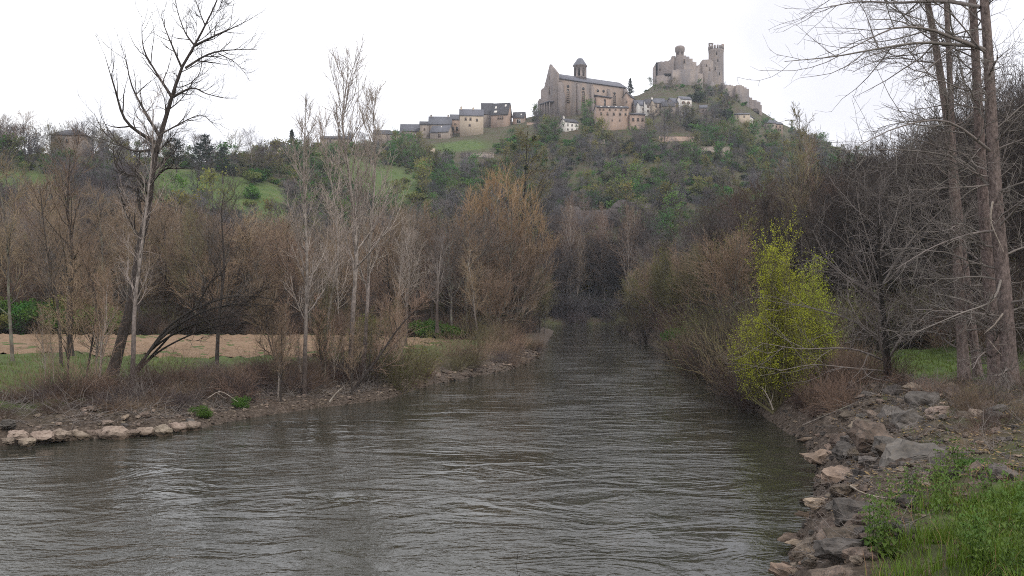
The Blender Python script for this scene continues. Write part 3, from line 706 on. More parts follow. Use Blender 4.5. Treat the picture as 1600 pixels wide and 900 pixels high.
for a, py in ((-1.9, 110), (-1.3, 118), (-1.55, 97), (-1.7, 86)):
    g = Geo(); gbox(g, -.25, .25, -.15, .1, 0, 2.0); o = part('arrow_slit', kp, M['void'], g); o.location = (rk * math.cos(a), rk * math.sin(a), cz(py)); o.rotation_euler = (0, 0, a + math.pi / 2)
fp = link('flag_pole', None, kp); fp.location = (rk * .75, 0, cz(75.5))
g = Geo(); lathe(g, [(.1, 0), (.08, 4)], 6); part('pole', fp, M['slate_dark'], g)
g = Geo(); gbox(g, .08, 1.5, -.03, .03, 2.6, 3.8); part('flag', fp, M['shutter'], g)
cwall('curtain_wall', [(1109, 127), (1114, 131), (1121, 137)], -3.0, -1.6, 'stone_castle', 0.3, -30)
cwall('curtain_wall', [(1120.5, 133.5), (1135, 133), (1148, 135)], -1.5, 0.2, 'stone_castle', 0.3, -34)
cwall('bastion', [(1148, 135.5), (1154, 134.5), (1160, 138), (1168, 142)], -4.0, 4.0, 'stone_castle', 0.15, -34)
cwall('curtain_wall', [(1168.5, 149.5), (1172, 150), (1180, 156), (1189, 160), (1191, 166)], 1.0, 2.5, 'stone_grey', 0.6, -34)
# ------------------------------------------------------------------ trees
UP = np.array([0, 0, 1.0])
def nrm_(v): return v / np.maximum(np.linalg.norm(v, axis=-1, keepdims=True), 1e-9)

def path(pts, K):
    """smooth path through control points"""
    p = np.asarray(pts, float)
    q = np.vstack([2 * p[0] - p[1], p, 2 * p[-1] - p[-2]]); out = []
    for i in range(1, len(q) - 2):
        for t in np.linspace(0, 1, 12, endpoint=False):
            a, b, c_, d_ = q[i - 1], q[i], q[i + 1], q[i + 2]
            out.append(0.5 * (2 * b + (c_ - a) * t + (2 * a - 5 * b + 4 * c_ - d_) * t * t + (3 * b - a - 3 * c_ + d_) * t ** 3))
    out.append(p[-1]); out = np.array(out)
    L = np.concatenate([[0], np.cumsum(np.linalg.norm(np.diff(out, axis=0), axis=1))])
    tt = np.linspace(0, L[-1], K)
    return np.stack([np.interp(tt, L, out[:, k]) for k in range(3)], 1)

def grow(P, Rd, n, t0, t1, ang, L, K, rr=0.6, tip=0.006, wob=0.12, trop=0.05, av=0.25, shape=None, rmin=0.008, bias=None, rg=rng):
    """children of the branches P (N,K,3) with radii Rd (N,K); L = child length in metres (or callable of t, parent length)"""
    Np, Kp = P.shape[:2]
    idx = np.repeat(np.arange(Np), n); m_ = len(idx)
    k = np.tile(np.arange(n), Np)
    t = t0 + (t1 - t0) * (k + rg.random(m_)) / n
    f = t * (Kp - 1); i0 = np.minimum(f.astype(int), Kp - 2); fr = (f - i0)[:, None]
    p0 = P[idx, i0] * (1 - fr) + P[idx, i0 + 1] * fr
    tan = nrm_(P[idx, i0 + 1] - P[idx, i0])
    r0 = Rd[idx, i0] * (1 - fr[:, 0]) + Rd[idx, i0 + 1] * fr[:, 0]
    rv = nrm_(rg.normal(size=(m_, 3)))
    if bias is not None: rv = nrm_(rv + np.asarray(bias))
    perp = nrm_(rv - (rv * tan).sum(1, keepdims=True) * tan)
    a = ang + av * rg.normal(size=m_)
    d = nrm_(np.cos(a)[:, None] * tan + np.sin(a)[:, None] * perp)
    plen = np.linalg.norm(np.diff(P, axis=1), axis=2).sum(1)[idx]
    ln = (L(t, plen) if callable(L) else np.full(m_, L)) * (0.65 + 0.7 * rg.random(m_))
    out = np.zeros((m_, K, 3)); out[:, 0] = p0
    st = (ln / (K - 1))[:, None]
    for j in range(1, K):
        d = nrm_(d + wob * rg.normal(size=(m_, 3)) + trop * UP)
        out[:, j] = out[:, j - 1] + d * st
    rb = np.maximum(np.minimum(r0 * rr, r0 * 0.9), rmin)
    rad = rb[:, None] * (1 - np.linspace(0, 1, K)[None]) + np.minimum(tip, rb)[:, None] * np.linspace(0, 1, K)[None]
    return out, rad

def tubes(g, P, Rd, S=3):
    Np, K = P.shape[:2]
    tan = np.empty_like(P); tan[:, 1:-1] = P[:, 2:] - P[:, :-2]; tan[:, 0] = P[:, 1] - P[:, 0]; tan[:, -1] = P[:, -1] - P[:, -2]
    tan = nrm_(tan)
    ref = np.where(np.abs(tan[:, :1, 2:3]) > 0.9, np.array([1.0, 0, 0]), np.array([0, 0, 1.0]))
    ref = np.repeat(ref, K, 1)
    a = nrm_(np.cross(tan, ref)); b = np.cross(tan, a)
    th = np.linspace(0, 2 * np.pi, S, endpoint=False)
    V = P[:, :, None] + Rd[:, :, None, None] * (np.cos(th)[None, None, :, None] * a[:, :, None] + np.sin(th)[None, None, :, None] * b[:, :, None])
    base = (np.arange(Np)[:, None, None] * K + np.arange(K - 1)[None, :, None]) * S
    s0 = np.arange(S)[None, None]; s1 = (s0 + 1) % S
    Q = np.stack([base + s0, base + s1, base + S + s1, base + S + s0], -1).reshape(-1, 4)
    g.add(V.reshape(-1, 3), Q)

def leaves(g, P, n, size, spread=0.05, t0=0.2, rg=rng, aspect=2.2):
    Np, K = P.shape[:2]
    idx = np.repeat(np.arange(Np), n); m_ = len(idx)
    f = (t0 + (1 - t0) * rg.random(m_)) * (K - 1); i0 = np.minimum(f.astype(int), K - 2); fr = (f - i0)[:, None]
    c_ = P[idx, i0] * (1 - fr) + P[idx, i0 + 1] * fr + rg.normal(size=(m_, 3)) * spread
    leafcards(g, c_, size, rg, aspect)

def leafcards(g, c_, size, rg=rng, aspect=2.2):
    m_ = len(c_)
    a = nrm_(rg.normal(size=(m_, 3)) + np.array([0, 0, 0.3])); b = nrm_(np.cross(a, rg.normal(size=(m_, 3))))
    s = size * (0.6 + 0.8 * rg.random(m_))[:, None]
    a = a * s * 0.5; b = b * s * 0.5 / aspect * 1.4
    V = np.stack([c_ - a, c_ + b - a * 0.1, c_ + a, c_ - b - a * 0.1], 1)
    g.add(V.reshape(-1, 3), np.arange(m_ * 4).reshape(-1, 4))

def stem(pts, r0, r1, K=14, flare=1.35):
    P = path(pts, K)[None]; t = np.linspace(0, 1, K)
    r = r0 + (r1 - r0) * t ** 0.85
    r[0] *= flare; r[1] *= 1 + (flare - 1) * 0.3
    return P, r[None]

def wavy(h, amp, K=6, lean=(0, 0), rg=rng):
    z = np.linspace(0, h, K)
    x = np.cumsum(rg.normal(size=K)) * amp; y = np.cumsum(rg.normal(size=K)) * amp
    x -= x[0]; y -= y[0]
    return np.stack([x + lean[0] * z / h, y + lean[1] * z / h, z], 1)

def simple_tree(seed, h, r, form, n1, n2, n3, bark, twig, S=(7, 4, 3), spread=0.36, leaf=None, lsize=.1, ln=1, trunks=1, tw=0.010, clear=0.22, joined=False):
    """a generic tree mesh; returns list of (part name, mesh)"""
    rg = np.random.default_rng(seed)
    gt, gc, gl = Geo(), Geo(), Geo()
    for q in range(trunks):
        lean = rg.normal(size=2) * (h * 0.05 if trunks == 1 else h * 0.17)
        hh = h * (1 if q == 0 else 0.75 + .2 * rg.random())
        P0, R0 = stem(wavy(hh, h * 0.012, 6, lean, rg), r * (1 if trunks == 1 else .7), 0.02, 12)
        tubes(gt, P0, R0, S[0])
        if form == 'round':
            P1, R1 = grow(P0, R0, n1, clear, 0.98, 0.85, lambda t, L: L * spread * np.sin(np.pi * np.clip(0.22 + 0.73 * (t - clear) / (1 - clear), 0, 1)) * 1.15, 7, 0.5, .012, 0.14, 0.10, rg=rg)
        elif form == 'upright':
            P1, R1 = grow(P0, R0, n1, clear, 0.98, 0.55, lambda t, L: L * spread * (1.15 - t) ** 0.7, 7, 0.5, .012, 0.09, 0.16, rg=rg)
        else:  # 'fan'
            P1, R1 = grow(P0, R0, n1, clear, 0.85, 0.42, lambda t, L: L * spread * (1.25 - t), 8, 0.6, .012, 0.07, 0.06, rg=rg)
        tubes(gt, P1, R1, S[1])
        P2, R2 = grow(P1, R1, n2, 0.2, 1.0, 0.65, lambda t, L: L * 0.48 * (1.2 - 0.6 * t), 5, 0.55, tw * .6, 0.16, 0.08, rmin=tw, rg=rg)
        tubes(gc, P2, R2, S[2])
        if n3:
            P3, R3 = grow(P2, R2, n3, 0.15, 1.0, 0.6, lambda t, L: L * 0.5, 3, 0.7, tw * .4, 0.15, 0.08, rmin=tw * .8, rg=rg)
            tubes(gc, P3, R3, 3)
        else: P3 = P2
        if leaf: leaves(gl, P3, ln, lsize, lsize * .6, .1, rg)
    parts = [('trunk', gt.mesh('trunk', M[bark])), ('crown', gc.mesh('crown', M[twig]))]
    if leaf: parts.append(('foliage', gl.mesh('foliage', M[leaf], False)))
    if joined:
        me = bpy.data.meshes.new('tree')
        bm = bmesh.new()
        for i, (nm_, pm) in enumerate(parts):
            n0 = len(bm.faces); bm.from_mesh(pm); bm.faces.ensure_lookup_table()
            for f_ in bm.faces[n0:]: f_.material_index = i
            me.materials.append(pm.materials[0])
        bm.to_mesh(me); bm.free()
        return [('tree', me)]
    return parts

def bush(seed, w, h, n, leaf, lsize, twig='twig_brown', stems=10, clumps=9):
    """leafy bush: stems plus clumps of leaves spread unevenly through the crown"""
    rg = np.random.default_rng(seed)
    gt, gl = Geo(), Geo()
    c_ = rg.normal(size=(clumps, 3)) * np.array([w * .24, w * .24, h * .2]) + np.array([0, 0, h * .55])
    c_[:, 2] = np.clip(c_[:, 2], h * .25, h * .85)
    for k in range(clumps):
        P0, R0 = stem([(0, 0, -.3), c_[k] * np.array([.35, .35, .6]), c_[k] + np.array([0, 0, h * .12])], .03 * h / 3, .008, 6)
        tubes(gt, P0, R0, 3)
        m_ = n // clumps
        d = nrm_(rg.normal(size=(m_, 3))); rad = (0.35 + .65 * rg.random(m_) ** .4)[:, None]
        sz = np.array([w * .24, w * .24, h * .2]) * (0.7 + .6 * rg.random())
        p = c_[k] + d * rad * sz * (1 + .35 * np.sin(d[:, :1] * 7 + k))
        leafcards(gl, p, lsize, rg, 1.5)
    me = bpy.data.meshes.new('bush'); bm = bmesh.new()
    for i, g in enumerate((gt, gl)):
        pm = g.mesh('x', None, i == 0); n0 = len(bm.faces); bm.from_mesh(pm); bm.faces.ensure_lookup_table()
        for f_ in bm.faces[n0:]: f_.material_index = i
        bpy.data.meshes.remove(pm)
    me.materials.append(M[twig]); me.materials.append(M[leaf]); bm.to_mesh(me); bm.free()
    return [('bush', me)]

def thicket(seed, w, h, n, twig, n2=7, leaf=None, ln=1, lsize=.08, r=.02, joined=True, droop=0.0):
    """bare multi-stemmed shrub"""
    rg = np.random.default_rng(seed)
    a = rg.random(n) * 2 * np.pi; e = 0.2 + 0.75 * rg.random(n)
    K = 6; P = np.zeros((n, K, 3)); d = np.stack([np.cos(a) * np.sin(e), np.sin(a) * np.sin(e), np.cos(e)], 1)
    P[:, 0] = np.stack([rg.normal(size=n) * w * .12, rg.normal(size=n) * w * .12, np.full(n, -.2)], 1)
    L = h * (0.6 + .5 * rg.random(n)) / np.cos(e) ** .3
    for j in range(1, K):
        d = nrm_(d + rg.normal(size=(n, 3)) * .13 + np.array([0, 0, .05 - droop * j])); P[:, j] = P[:, j - 1] + d * (L / (K - 1))[:, None]
    Rd = np.repeat((r * (1 - np.linspace(0, .8, K)))[None], n, 0)
    g, gl = Geo(), Geo(); tubes(g, P, Rd, 3)
    P2, R2 = grow(P, Rd, n2, .2, 1, .6, lambda t, L_: L_ * .38, 4, .6, .004, .16, .06 - droop, rmin=r * .45, rg=rg); tubes(g, P2, R2, 3)
    if leaf: leaves(gl, P2, ln, lsize, lsize, .2, rg)
    me = g.mesh('shrub', M[twig])
    if leaf:
        bm = bmesh.new(); bm.from_mesh(me); pm = gl.mesh('x', None, False); n0 = len(bm.faces); bm.from_mesh(pm); bm.faces.ensure_lookup_table()
        for f_ in bm.faces[n0:]: f_.material_index = 1
        me.materials.append(M[leaf]); bm.to_mesh(me); bm.free()
    return [('shrub', me)]

def conifer(seed, h, w, layered=False):
    rg = np.random.default_rng(seed)
    P0, R0 = stem(wavy(h, .05, 5, (0, 0), rg), h * .022, .02, 8)
    gt, gc = Geo(), Geo(); tubes(gt, P0, R0, 6)
    n1 = int(h * 7)
    if layered:   # flat-tiered cedar or old pine, bare lower trunk
        tiers = [grow(P0, R0, 9, tk, tk + .015, 1.42, w * (.62 - .45 * (tk - .42) / .55) * rg.uniform(.75, 1.15), 6, .35, .01, .05, 0.025, rg=rg) for tk in np.linspace(.42, .97, 8)]
        P1 = np.concatenate([a for a, b in tiers]); R1 = np.concatenate([b for a, b in tiers])
    else:
        P1, R1 = grow(P0, R0, n1, .1, .98, 1.5, lambda t, L: w * .55 * (1.08 - t), 5, .3, .01, .05, -0.02, rg=rg)
    tubes(gt, P1, R1, 3)
    leaves(gc, P1, 26 if layered else 22, .34 if layered else .5, .10 if layered else .16, .25, rg, 1.6)
    return [('trunk', gt.mesh('trunk', M['bark_dark'])), ('crown', gc.mesh('crown', M['needle'], False))]

def place(parts, name, loc, sc=1.0, rz=None, label=None, cat='tree', group=None, sz=None):
    rz = random.random() * 6.283 if rz is None else rz
    s3 = (sc, sc, sc if sz is None else sz)
    if len(parts) == 1:
        o = link(name, parts[0][1]); o.location = loc; o.rotation_euler = (0, 0, rz); o.scale = s3
    else:
        o = empty(name, loc, rz); o.scale = s3
        for pn, me in parts: link(pn, me, o)
    return tag(o, label, cat, group)

def onground(px, Y, dz=-0.15): 
    x = (px - CX) / F * Y
    return (x, Y, gz(x, Y) + dz)

def hero(name, label, stems, limbs, l1, l2, l3, bark, twig, leaf=None, S0=10, cat='tree', group=None, l4=None, crown_bark=None):
    """a big individual tree: each stem is (points, r0, r1), limbs are hand placed (points, r0, r1); l1..l4 grow() settings"""
    base = np.array(stems[0][0][0], float)
    e = empty(name, tuple(base)); tag(e, label, cat, group)
    gt = Geo(); lim = []
    allP0 = []
    for pts, r0, r1 in stems:
        P0, R0 = stem(np.array(pts) - base, r0, r1, 22); tubes(gt, P0, R0, S0); allP0.append((P0, R0))
    tr = link('trunk', gt.mesh('trunk', M[bark]), e)
    for pts, r0, r1 in limbs:
        lim.append(stem(np.array(pts) - base, r0, r1, 12, 1.0))
    n = l1.pop('n', 0) if l1 else 0
    if n:
        for P0, R0 in allP0:
            P1, R1 = grow(P0, R0, n, K=12, **l1)
            lim += [(P1[i:i + 1], R1[i:i + 1]) for i in range(n)]
    for P1, R1 in lim:
        g = Geo(); tubes(g, P1, R1, 6); link('limb', g.mesh('limb', M[crown_bark or bark]), tr)
    P1 = np.concatenate([a for a, b in lim]); R1 = np.concatenate([b for a, b in lim])
    gc = Geo()
    P2, R2 = grow(P1, R1, K=6, **l2); tubes(gc, P2, R2, 4)
    P3, R3 = grow(P2, R2, K=4, **l3); tubes(gc, P3, R3, 3)
    Pl = P3
    if l4: P4, R4 = grow(P3, R3, K=3, **l4); tubes(gc, P4, R4, 3); Pl = P4
    link('crown', gc.mesh('crown', M[twig]), e)
    if leaf:
        gl = Geo(); leaves(gl, Pl, leaf[1], leaf[2], leaf[3], .1); link('foliage', gl.mesh('foliage', M[leaf[0]], False), e)
    return e

def pxpath(Y, *pts): return [at(a, b, Y + (c_[0] if c_ else 0)) for a, b, *c_ in pts]

# ---- the leaning tree on the left bank
Y = 54
Z3 = lambda x, y, dy=0: (x / 2.727, y / 2.727, dy)
hero('leaning_tree', 'tall bare tree leaning right over the left bank, its crown against the white sky',
     [(pxpath(Y, (170, 606), (195, 511), (209, 453), (218, 387), (231, 329), (240, 257), (253, 205), (268, 154), (284, 106), (304, 71), (326, 29), (341, -4)), 0.34, 0.03)],
     [(pxpath(Y, Z3(790, 290), Z3(880, 235, .6), Z3(960, 215, 1), Z3(1095, 210, 1.4)), .085, .012), (pxpath(Y, Z3(930, 228, .8), Z3(1000, 265, 1.2), Z3(1050, 320, 1.3)), .035, .01),
      (pxpath(Y, Z3(830, 195), Z3(900, 160, -.6), Z3(1000, 115, -1), Z3(1070, 80, -1.2)), .08, .012),
      (pxpath(Y, Z3(738, 412), Z3(820, 375, -.5), Z3(880, 400, -1), Z3(950, 415, -1.2)), .08, .012),
      (pxpath(Y, Z3(680, 580), Z3(620, 480, .8), Z3(560, 360, 1.2), Z3(530, 210, 1.5)), .11, .012), (pxpath(Y, Z3(665, 610), Z3(540, 520, -.8), Z3(490, 380, -1.3), Z3(445, 230, -1.5)), .12, .012),
      (pxpath(Y, Z3(730, 410), Z3(660, 300, .7), Z3(610, 200, 1), Z3(605, 60, 1.4)), .09, .012), (pxpath(Y, Z3(775, 290), Z3(740, 210, -.5), Z3(700, 110, -.8), Z3(685, 50, -1)), .07, .012),
      (pxpath(Y, Z3(830, 195), Z3(790, 140, .5), Z3(760, 60, .9), Z3(745, -5, 1)), .06, .012), (pxpath(Y, Z3(875, 110), Z3(850, 50), Z3(830, -10)), .045, .012),
      (pxpath(Y, Z3(640, 780), Z3(700, 722, -.8), Z3(760, 718, -1.2), Z3(830, 715, -1.4)), .11, .015), (pxpath(Y, Z3(688, 570), Z3(800, 510, .6), Z3(860, 490, 1), Z3(910, 530, 1.2)), .06, .012),
      (pxpath(Y, Z3(640, 800), Z3(600, 760), Z3(500, 720), Z3(480, 600)), .10, .012), (pxpath(Y, Z3(640, 640), Z3(560, 640, 1), Z3(450, 570, 2), Z3(400, 480, 2)), .08, .012)],
     dict(n=16, t0=.35, t1=.98, ang=.8, L=2.6, rr=.35, trop=.09, av=.25, tip=.01), dict(n=9, t0=.15, t1=1, ang=.7, L=lambda t, L: L * .42 * (1.15 - .5 * t), trop=.10, wob=.13, rmin=.012, tip=.006),
     dict(n=6, t0=.15, t1=1, ang=.65, L=.7, trop=.08, wob=.14, rmin=.007, tip=.004), 'bark_dark', 'twig_dark', crown_bark='bark_dark')
hero('slender_tree', 'slim pale tree rising straight from the stones beside the leaning trunk',
     [(pxpath(47, (204, 652), (208, 560), (211, 475), (222, 380), (236, 260), (240, 170)), .15, .015)], [],
     dict(n=20, t0=.3, t1=.98, ang=.6, L=2.2, rr=.4, trop=.12, tip=.008), dict(n=6, t0=.2, t1=1, ang=.6, L=.9, trop=.1, rmin=.009, tip=.005), dict(n=4, t0=.2, t1=1, ang=.6, L=.4, rmin=.006, tip=.004), 'bark_pale', 'twig_pale')
# ---- ivy trunk and companions at the far left
def mid(name, label, Y, pts, r, n=20, L=3.6, bark='bark_dark', twig='twig_brown', ang=.75, clear=.3, tw=.011, group=None, n3=6, trop=.1):
    return hero(name, label, [(pxpath(Y, *pts), r, .02)], [], dict(n=n, t0=clear, t1=.98, ang=ang, L=lambda t, L_: L * (1.25 - t * .8), rr=.4, trop=trop, tip=.012),
                dict(n=7, t0=.15, t1=1, ang=.65, L=lambda t, L_: L_ * .42, trop=.08, rmin=tw, tip=.006), dict(n=n3, t0=.1, t1=1, ang=.6, L=.75, trop=.06, rmin=tw * .65, tip=.004), bark, twig, cat='tree', group=group)
mid('field_tree', 'dark trunked tree with ivy at its foot beside the ploughed field, far left', 66, ((110, 562), (108, 480), (113, 400), (106, 320), (110, 235)), .24, 26, 4.6, 'bark_dark', 'twig_brown')
mid('field_tree', 'thin dark tree leaning slightly left of the ivy grown trunk', 58, ((97, 590), (90, 480), (72, 380), (62, 290)), .12, 16, 3.0, 'bark_dark', 'twig_brown')
mid('field_tree', 'bare tree at the left picture edge before the meadow', 60, ((22, 600), (14, 470), (10, 360), (-8, 255)), .14, 18, 3.2, 'bark_grey', 'twig_rust')
mid('field_tree', 'dark slim tree standing before the ploughed field right of the arching stems', 62, ((338, 585), (342, 500), (350, 420), (346, 330), (352, 300)), .15, 22, 3.0, 'bark_dark', 'twig_grey')
mid('field_tree', 'young thin tree between the ivy trunk and the leaning tree', 64, ((150, 575), (156, 480), (160, 390), (150, 310)), .10, 16, 2.6, 'bark_grey', 'twig_brown')
mid('field_tree', 'leaning sapling on the bank above the pale boulders', 50, ((128, 620), (140, 560), (150, 470), (128, 400)), .07, 12, 1.8, 'bark_dark', 'twig_brown')
# ---- the arching dark stems
Y = 53
arch = [((212, 580), (250, 530), (310, 490), (370, 475), (425, 478)), ((214, 578), (262, 512), (320, 476), (380, 462), (440, 470)), ((210, 580), (244, 540), (300, 508), (352, 496), (400, 492)), ((215, 580), (270, 520), (308, 475), (330, 440), (352, 420)), ((212, 582), (255, 545), (320, 515), (380, 505), (430, 512)), ((214, 580), (258, 520), (325, 484), (392, 478), (446, 492))]
hero('arching_tree', 'clump of black stems arching low to the right over the left bank', [(pxpath(Y + .25 * i, *a), .105 - .009 * i, .018) for i, a in enumerate(arch)], [],
     dict(n=7, t0=.35, t1=1, ang=.6, L=1.8, rr=.4, trop=.04, tip=.01), dict(n=6, t0=.2, t1=1, ang=.6, L=.8, rmin=.012, tip=.005), dict(n=4, t0=.2, t1=1, ang=.6, L=.4, rmin=.008, tip=.004), 'bark_black', 'twig_black')
# ---- the tall pale poplars left of the middle
def pale(label, Y, pts, r, n, L, clear=.25, n2=8):
    return hero('pale_poplar', label, [(pxpath(Y, *pts), r, .018)], [], dict(n=n, t0=clear, t1=.98, ang=.62, L=lambda t, L_: L * (1.2 - t * .75), rr=.5, trop=.12, av=.2, tip=.012, wob=.07),
                dict(n=n2, t0=.2, t1=1, ang=.5, L=lambda t, L_: L_ * .42, trop=.10, rmin=.013, tip=.007, wob=.1), dict(n=4, t0=.1, t1=1, ang=.55, L=.6, trop=.08, rmin=.008, tip=.005), 'bark_pale', 'twig_pale', group='tall pale poplars', crown_bark='bark_pale')
pale('pale poplar standing at the water, leftmost of the tall pale poplars', 53, ((475, 640), (478, 500), (480, 416), (477, 330), (475, 244), (478, 170)), .15, 30, 2.6)
pale('tallest pale poplar with broad forked crown against the sky', 58, ((546, 600), (552, 480), (557, 383), (545, 270), (535, 190), (545, 105)), .185, 40, 4.6, .3)
pale('pale poplar, rightmost of the tall pale poplars', 59, ((566, 600), (574, 480), (577, 394), (586, 266), (582, 150)), .155, 34, 3.4, .3)
pale('thin pale poplar between the two forked poplars and the water', 56, ((505, 610), (512, 500), (528, 400), (520, 300), (500, 190)), .09, 24, 2.4, .3)
mid('bank_tree', 'slanting bare sapling leaning right over the left bank brush', 56, ((548, 615), (590, 560), (625, 510), (665, 470)), .11, 14, 2.0, 'bark_dark', 'twig_brown', clear=.2)
mid('bank_tree', 'white forked young tree behind the poplars', 78, ((634, 540), (636, 470), (640, 420), (632, 370)), .12, 18, 3.2, 'bark_pale', 'twig_pale', ang=.4)
mid('bank_tree', 'small tree with white painted looking trunk at the field corner', 98, ((683, 520), (683, 480), (685, 440), (690, 380)), .2, 18, 3.0, 'bark_pale', 'twig_grey')
mid('bank_tree', 'pale slanting sapling in front of the orange willow', 92, ((750, 545), (742, 490), (738, 450), (730, 400)), .12, 16, 2.6, 'bark_pale', 'twig_rust', ang=.5)
mid('bank_tree', 'bare shrubby tree at the water below the pale poplars', 54, ((440, 640), (436, 580), (420, 530), (415, 470)), .09, 16, 2.2, 'bark_dark', 'twig_brown')
# ---- the great orange willow
Y = 118
wst = []
rw = np.random.default_rng(31)
for i in range(24):
    dx = -80 + 160 * i / 23 + rw.uniform(-4, 4); dy = rw.uniform(-5, 5) * (1 - (abs(dx) / 95) ** 2); ty = 272 + (abs(dx) / 82) ** 2.2 * 130 + abs(dy) * 5 + rw.uniform(-8, 14)
    wst.append((pxpath(Y, (786 + dx * .06, 536, dy * .06), (786 + dx * .35, 480, dy * .35), (785 + dx * .8, 480 + (ty - 480) * .5, dy * .8), (783 + dx, ty, dy)), .13 + .2 * (i % 6 == 2), .03))
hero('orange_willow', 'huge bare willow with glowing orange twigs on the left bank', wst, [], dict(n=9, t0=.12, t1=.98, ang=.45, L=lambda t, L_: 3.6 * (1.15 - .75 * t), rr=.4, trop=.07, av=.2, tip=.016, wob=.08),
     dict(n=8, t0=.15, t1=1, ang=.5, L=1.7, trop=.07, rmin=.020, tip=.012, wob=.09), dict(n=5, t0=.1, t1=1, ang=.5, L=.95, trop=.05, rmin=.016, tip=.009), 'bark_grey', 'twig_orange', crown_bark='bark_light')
# ---- mistletoe tree rising behind it
e_m = hero('mistletoe_tree', 'tall bare tree with dark mistletoe balls behind the orange willow', [(pxpath(150, (815, 500), (812, 400), (820, 300), (824, 205)), .34, .05)],
     [(pxpath(150, (816, 340), (838, 300), (856, 260)), .14, .03), (pxpath(150, (815, 360), (795, 300), (790, 245)), .14, .03)], dict(n=22, t0=.3, t1=.98, ang=.85, L=lambda t, L_: 6.0 * (1.25 - .7 * t), rr=.5, trop=.08, tip=.03, wob=.13),
     dict(n=8, t0=.15, t1=1, ang=.7, L=lambda t, L_: L_ * .42, rmin=.035, tip=.02, wob=.16), dict(n=5, t0=.1, t1=1, ang=.65, L=1.0, rmin=.02, tip=.012), 'bark_black', 'twig_olive', crown_bark='bark_black', leaf=('leaf_bud', 1, .22, .15))
for i, (px, py, rr_) in enumerate(((803, 229, .6), (835, 216, .45), (822, 262, .4))):
    rg_ = np.random.default_rng(90 + i); g = Geo(); d = nrm_(rg_.normal(size=(420, 3))) * (rg_.random((420, 1)) ** .5) * rr_
    leafcards(g, d, .16, rg_, 2.4); o = link('mistletoe', g.mesh('mistletoe', M['leaf_dark'], False), e_m); o.location = at(px, py, 150) - np.array(e_m.location)
# ---- right bank: the four tall poplars
def rp(label, Y, pts, r, n, longl=()):
    return hero('grey_poplar', label, [(pxpath(Y, *pts), r, r * .45)], longl, dict(n=int(n * 1.5), t0=.05, t1=.97, ang=1.25, L=lambda t, L_: 2.7 + 1.6 * t, rr=.2, trop=.0, av=.25, tip=.012, wob=.12, bias=(-.35, -.1, 0)),
                dict(n=11, t0=.12, t1=1, ang=.75, L=lambda t, L_: L_ * .34, trop=.05, rmin=.010, tip=.006, wob=.16), dict(n=6, t0=.1, t1=1, ang=.75, L=.6, trop=.06, rmin=.006, tip=.004, wob=.18), 'bark_poplar', 'twig_ash', S0=14, crown_bark='twig_silver', group='four tall poplars on the right bank')
Z8 = lambda x, y, dy=0: (1180 + x / 2.727, y / 2.727, dy)
rp('grey poplar trunk, leftmost of the four tall trunks on the right bank', 39.5, ((1508, 606), (1500, 480), (1494, 360), (1484, 220), (1465, 90), (1446, -10), (1425, -90)), .25, 20)
rp('slim grey poplar trunk crossing the leftmost one, second of the four on the right bank', 40.5, ((1530, 604), (1514, 470), (1500, 350), (1490, 250), (1484, 120), (1478, -10), (1475, -90)), .20, 17)
rp('stout grey poplar trunk, third of the four on the right bank', 38, ((1558, 614), (1548, 480), (1538, 340), (1530, 200), (1524, 80), (1519, -10), (1514, -90)), .29, 18,
   [(pxpath(38, Z8(925, 195), Z8(830, 190, -.6), Z8(700, 182, -1), Z8(500, 212, -1.4), Z8(330, 242, -1.6), Z8(125, 262, -1.5)), .085, .012)])
rp('stoutest grey poplar trunk, rightmost of the four on the right bank', 37, ((1580, 618), (1571, 480), (1558, 330), (1550, 200), (1544, 80), (1537, -10), (1532, -90)), .33, 20,
   [(pxpath(37, Z8(985, 215), Z8(850, 165, -.6), Z8(740, 125, -1), Z8(600, 118, -1.5), Z8(480, 170, -1.8), Z8(340, 240, -2)), .09, .012), (pxpath(37, Z8(960, 30), Z8(800, 5, 1), Z8(600, 12, 1.5), Z8(440, 8, 2), Z8(260, 40, 2)), .09, .012),
    (pxpath(37, (1560, 360), (1520, 365, -.6), (1460, 385, -1), (1400, 420, -1.2)), .07, .01), (pxpath(37, (1566, 430), (1550, 470, -.8), (1500, 490, -1.4), (1430, 520, -1.6)), .06, .01), (pxpath(37, (1555, 300), (1500, 250, .5), (1420, 235, 1), (1340, 235, 1.2)), .07, .01),
    (pxpath(37, (1553, 240), (1480, 190, -1), (1400, 200, -1.5), (1320, 240, -1.8)), .07, .01)])
e_d = hero('dark_alder', 'dark spreading bare tree on the right bank before the grass patch', [(pxpath(41, (1388, 622), (1386, 560), (1380, 490), (1374, 420), (1372, 340)), .2, .03)],
     [(pxpath(41, (1386, 565), (1330, 545, -1), (1250, 545, -1.5), (1185, 535, -2)), .06, .01), (pxpath(41, (1384, 540), (1330, 500, .6), (1260, 480, 1), (1200, 470, 1)), .06, .01), (pxpath(41, (1388, 560), (1430, 500, -1), (1490, 470, -1.4), (1540, 480, -1.6)), .06, .01),
      (pxpath(41, (1386, 580), (1330, 575, -1), (1270, 570, -2), (1215, 580, -2.5)), .05, .01), (pxpath(41, (1378, 470), (1320, 430, .8), (1290, 400, 1), (1270, 360, 1)), .06, .01), (pxpath(41, (1376, 450), (1420, 380, .8), (1470, 330, 1), (1500, 300, 1)), .06, .01)],
     dict(n=22, t0=.2, t1=.98, ang=.9, L=3.2, rr=.35, trop=.07, tip=.012), dict(n=9, t0=.12, t1=1, ang=.75, L=lambda t, L_: L_ * .38, trop=.05, rmin=.011, tip=.006, wob=.16), dict(n=6, t0=.1, t1=1, ang=.75, L=.6, rmin=.0065, tip=.004, wob=.18), 'bark_black', 'twig_ash', crown_bark='twig_silver')
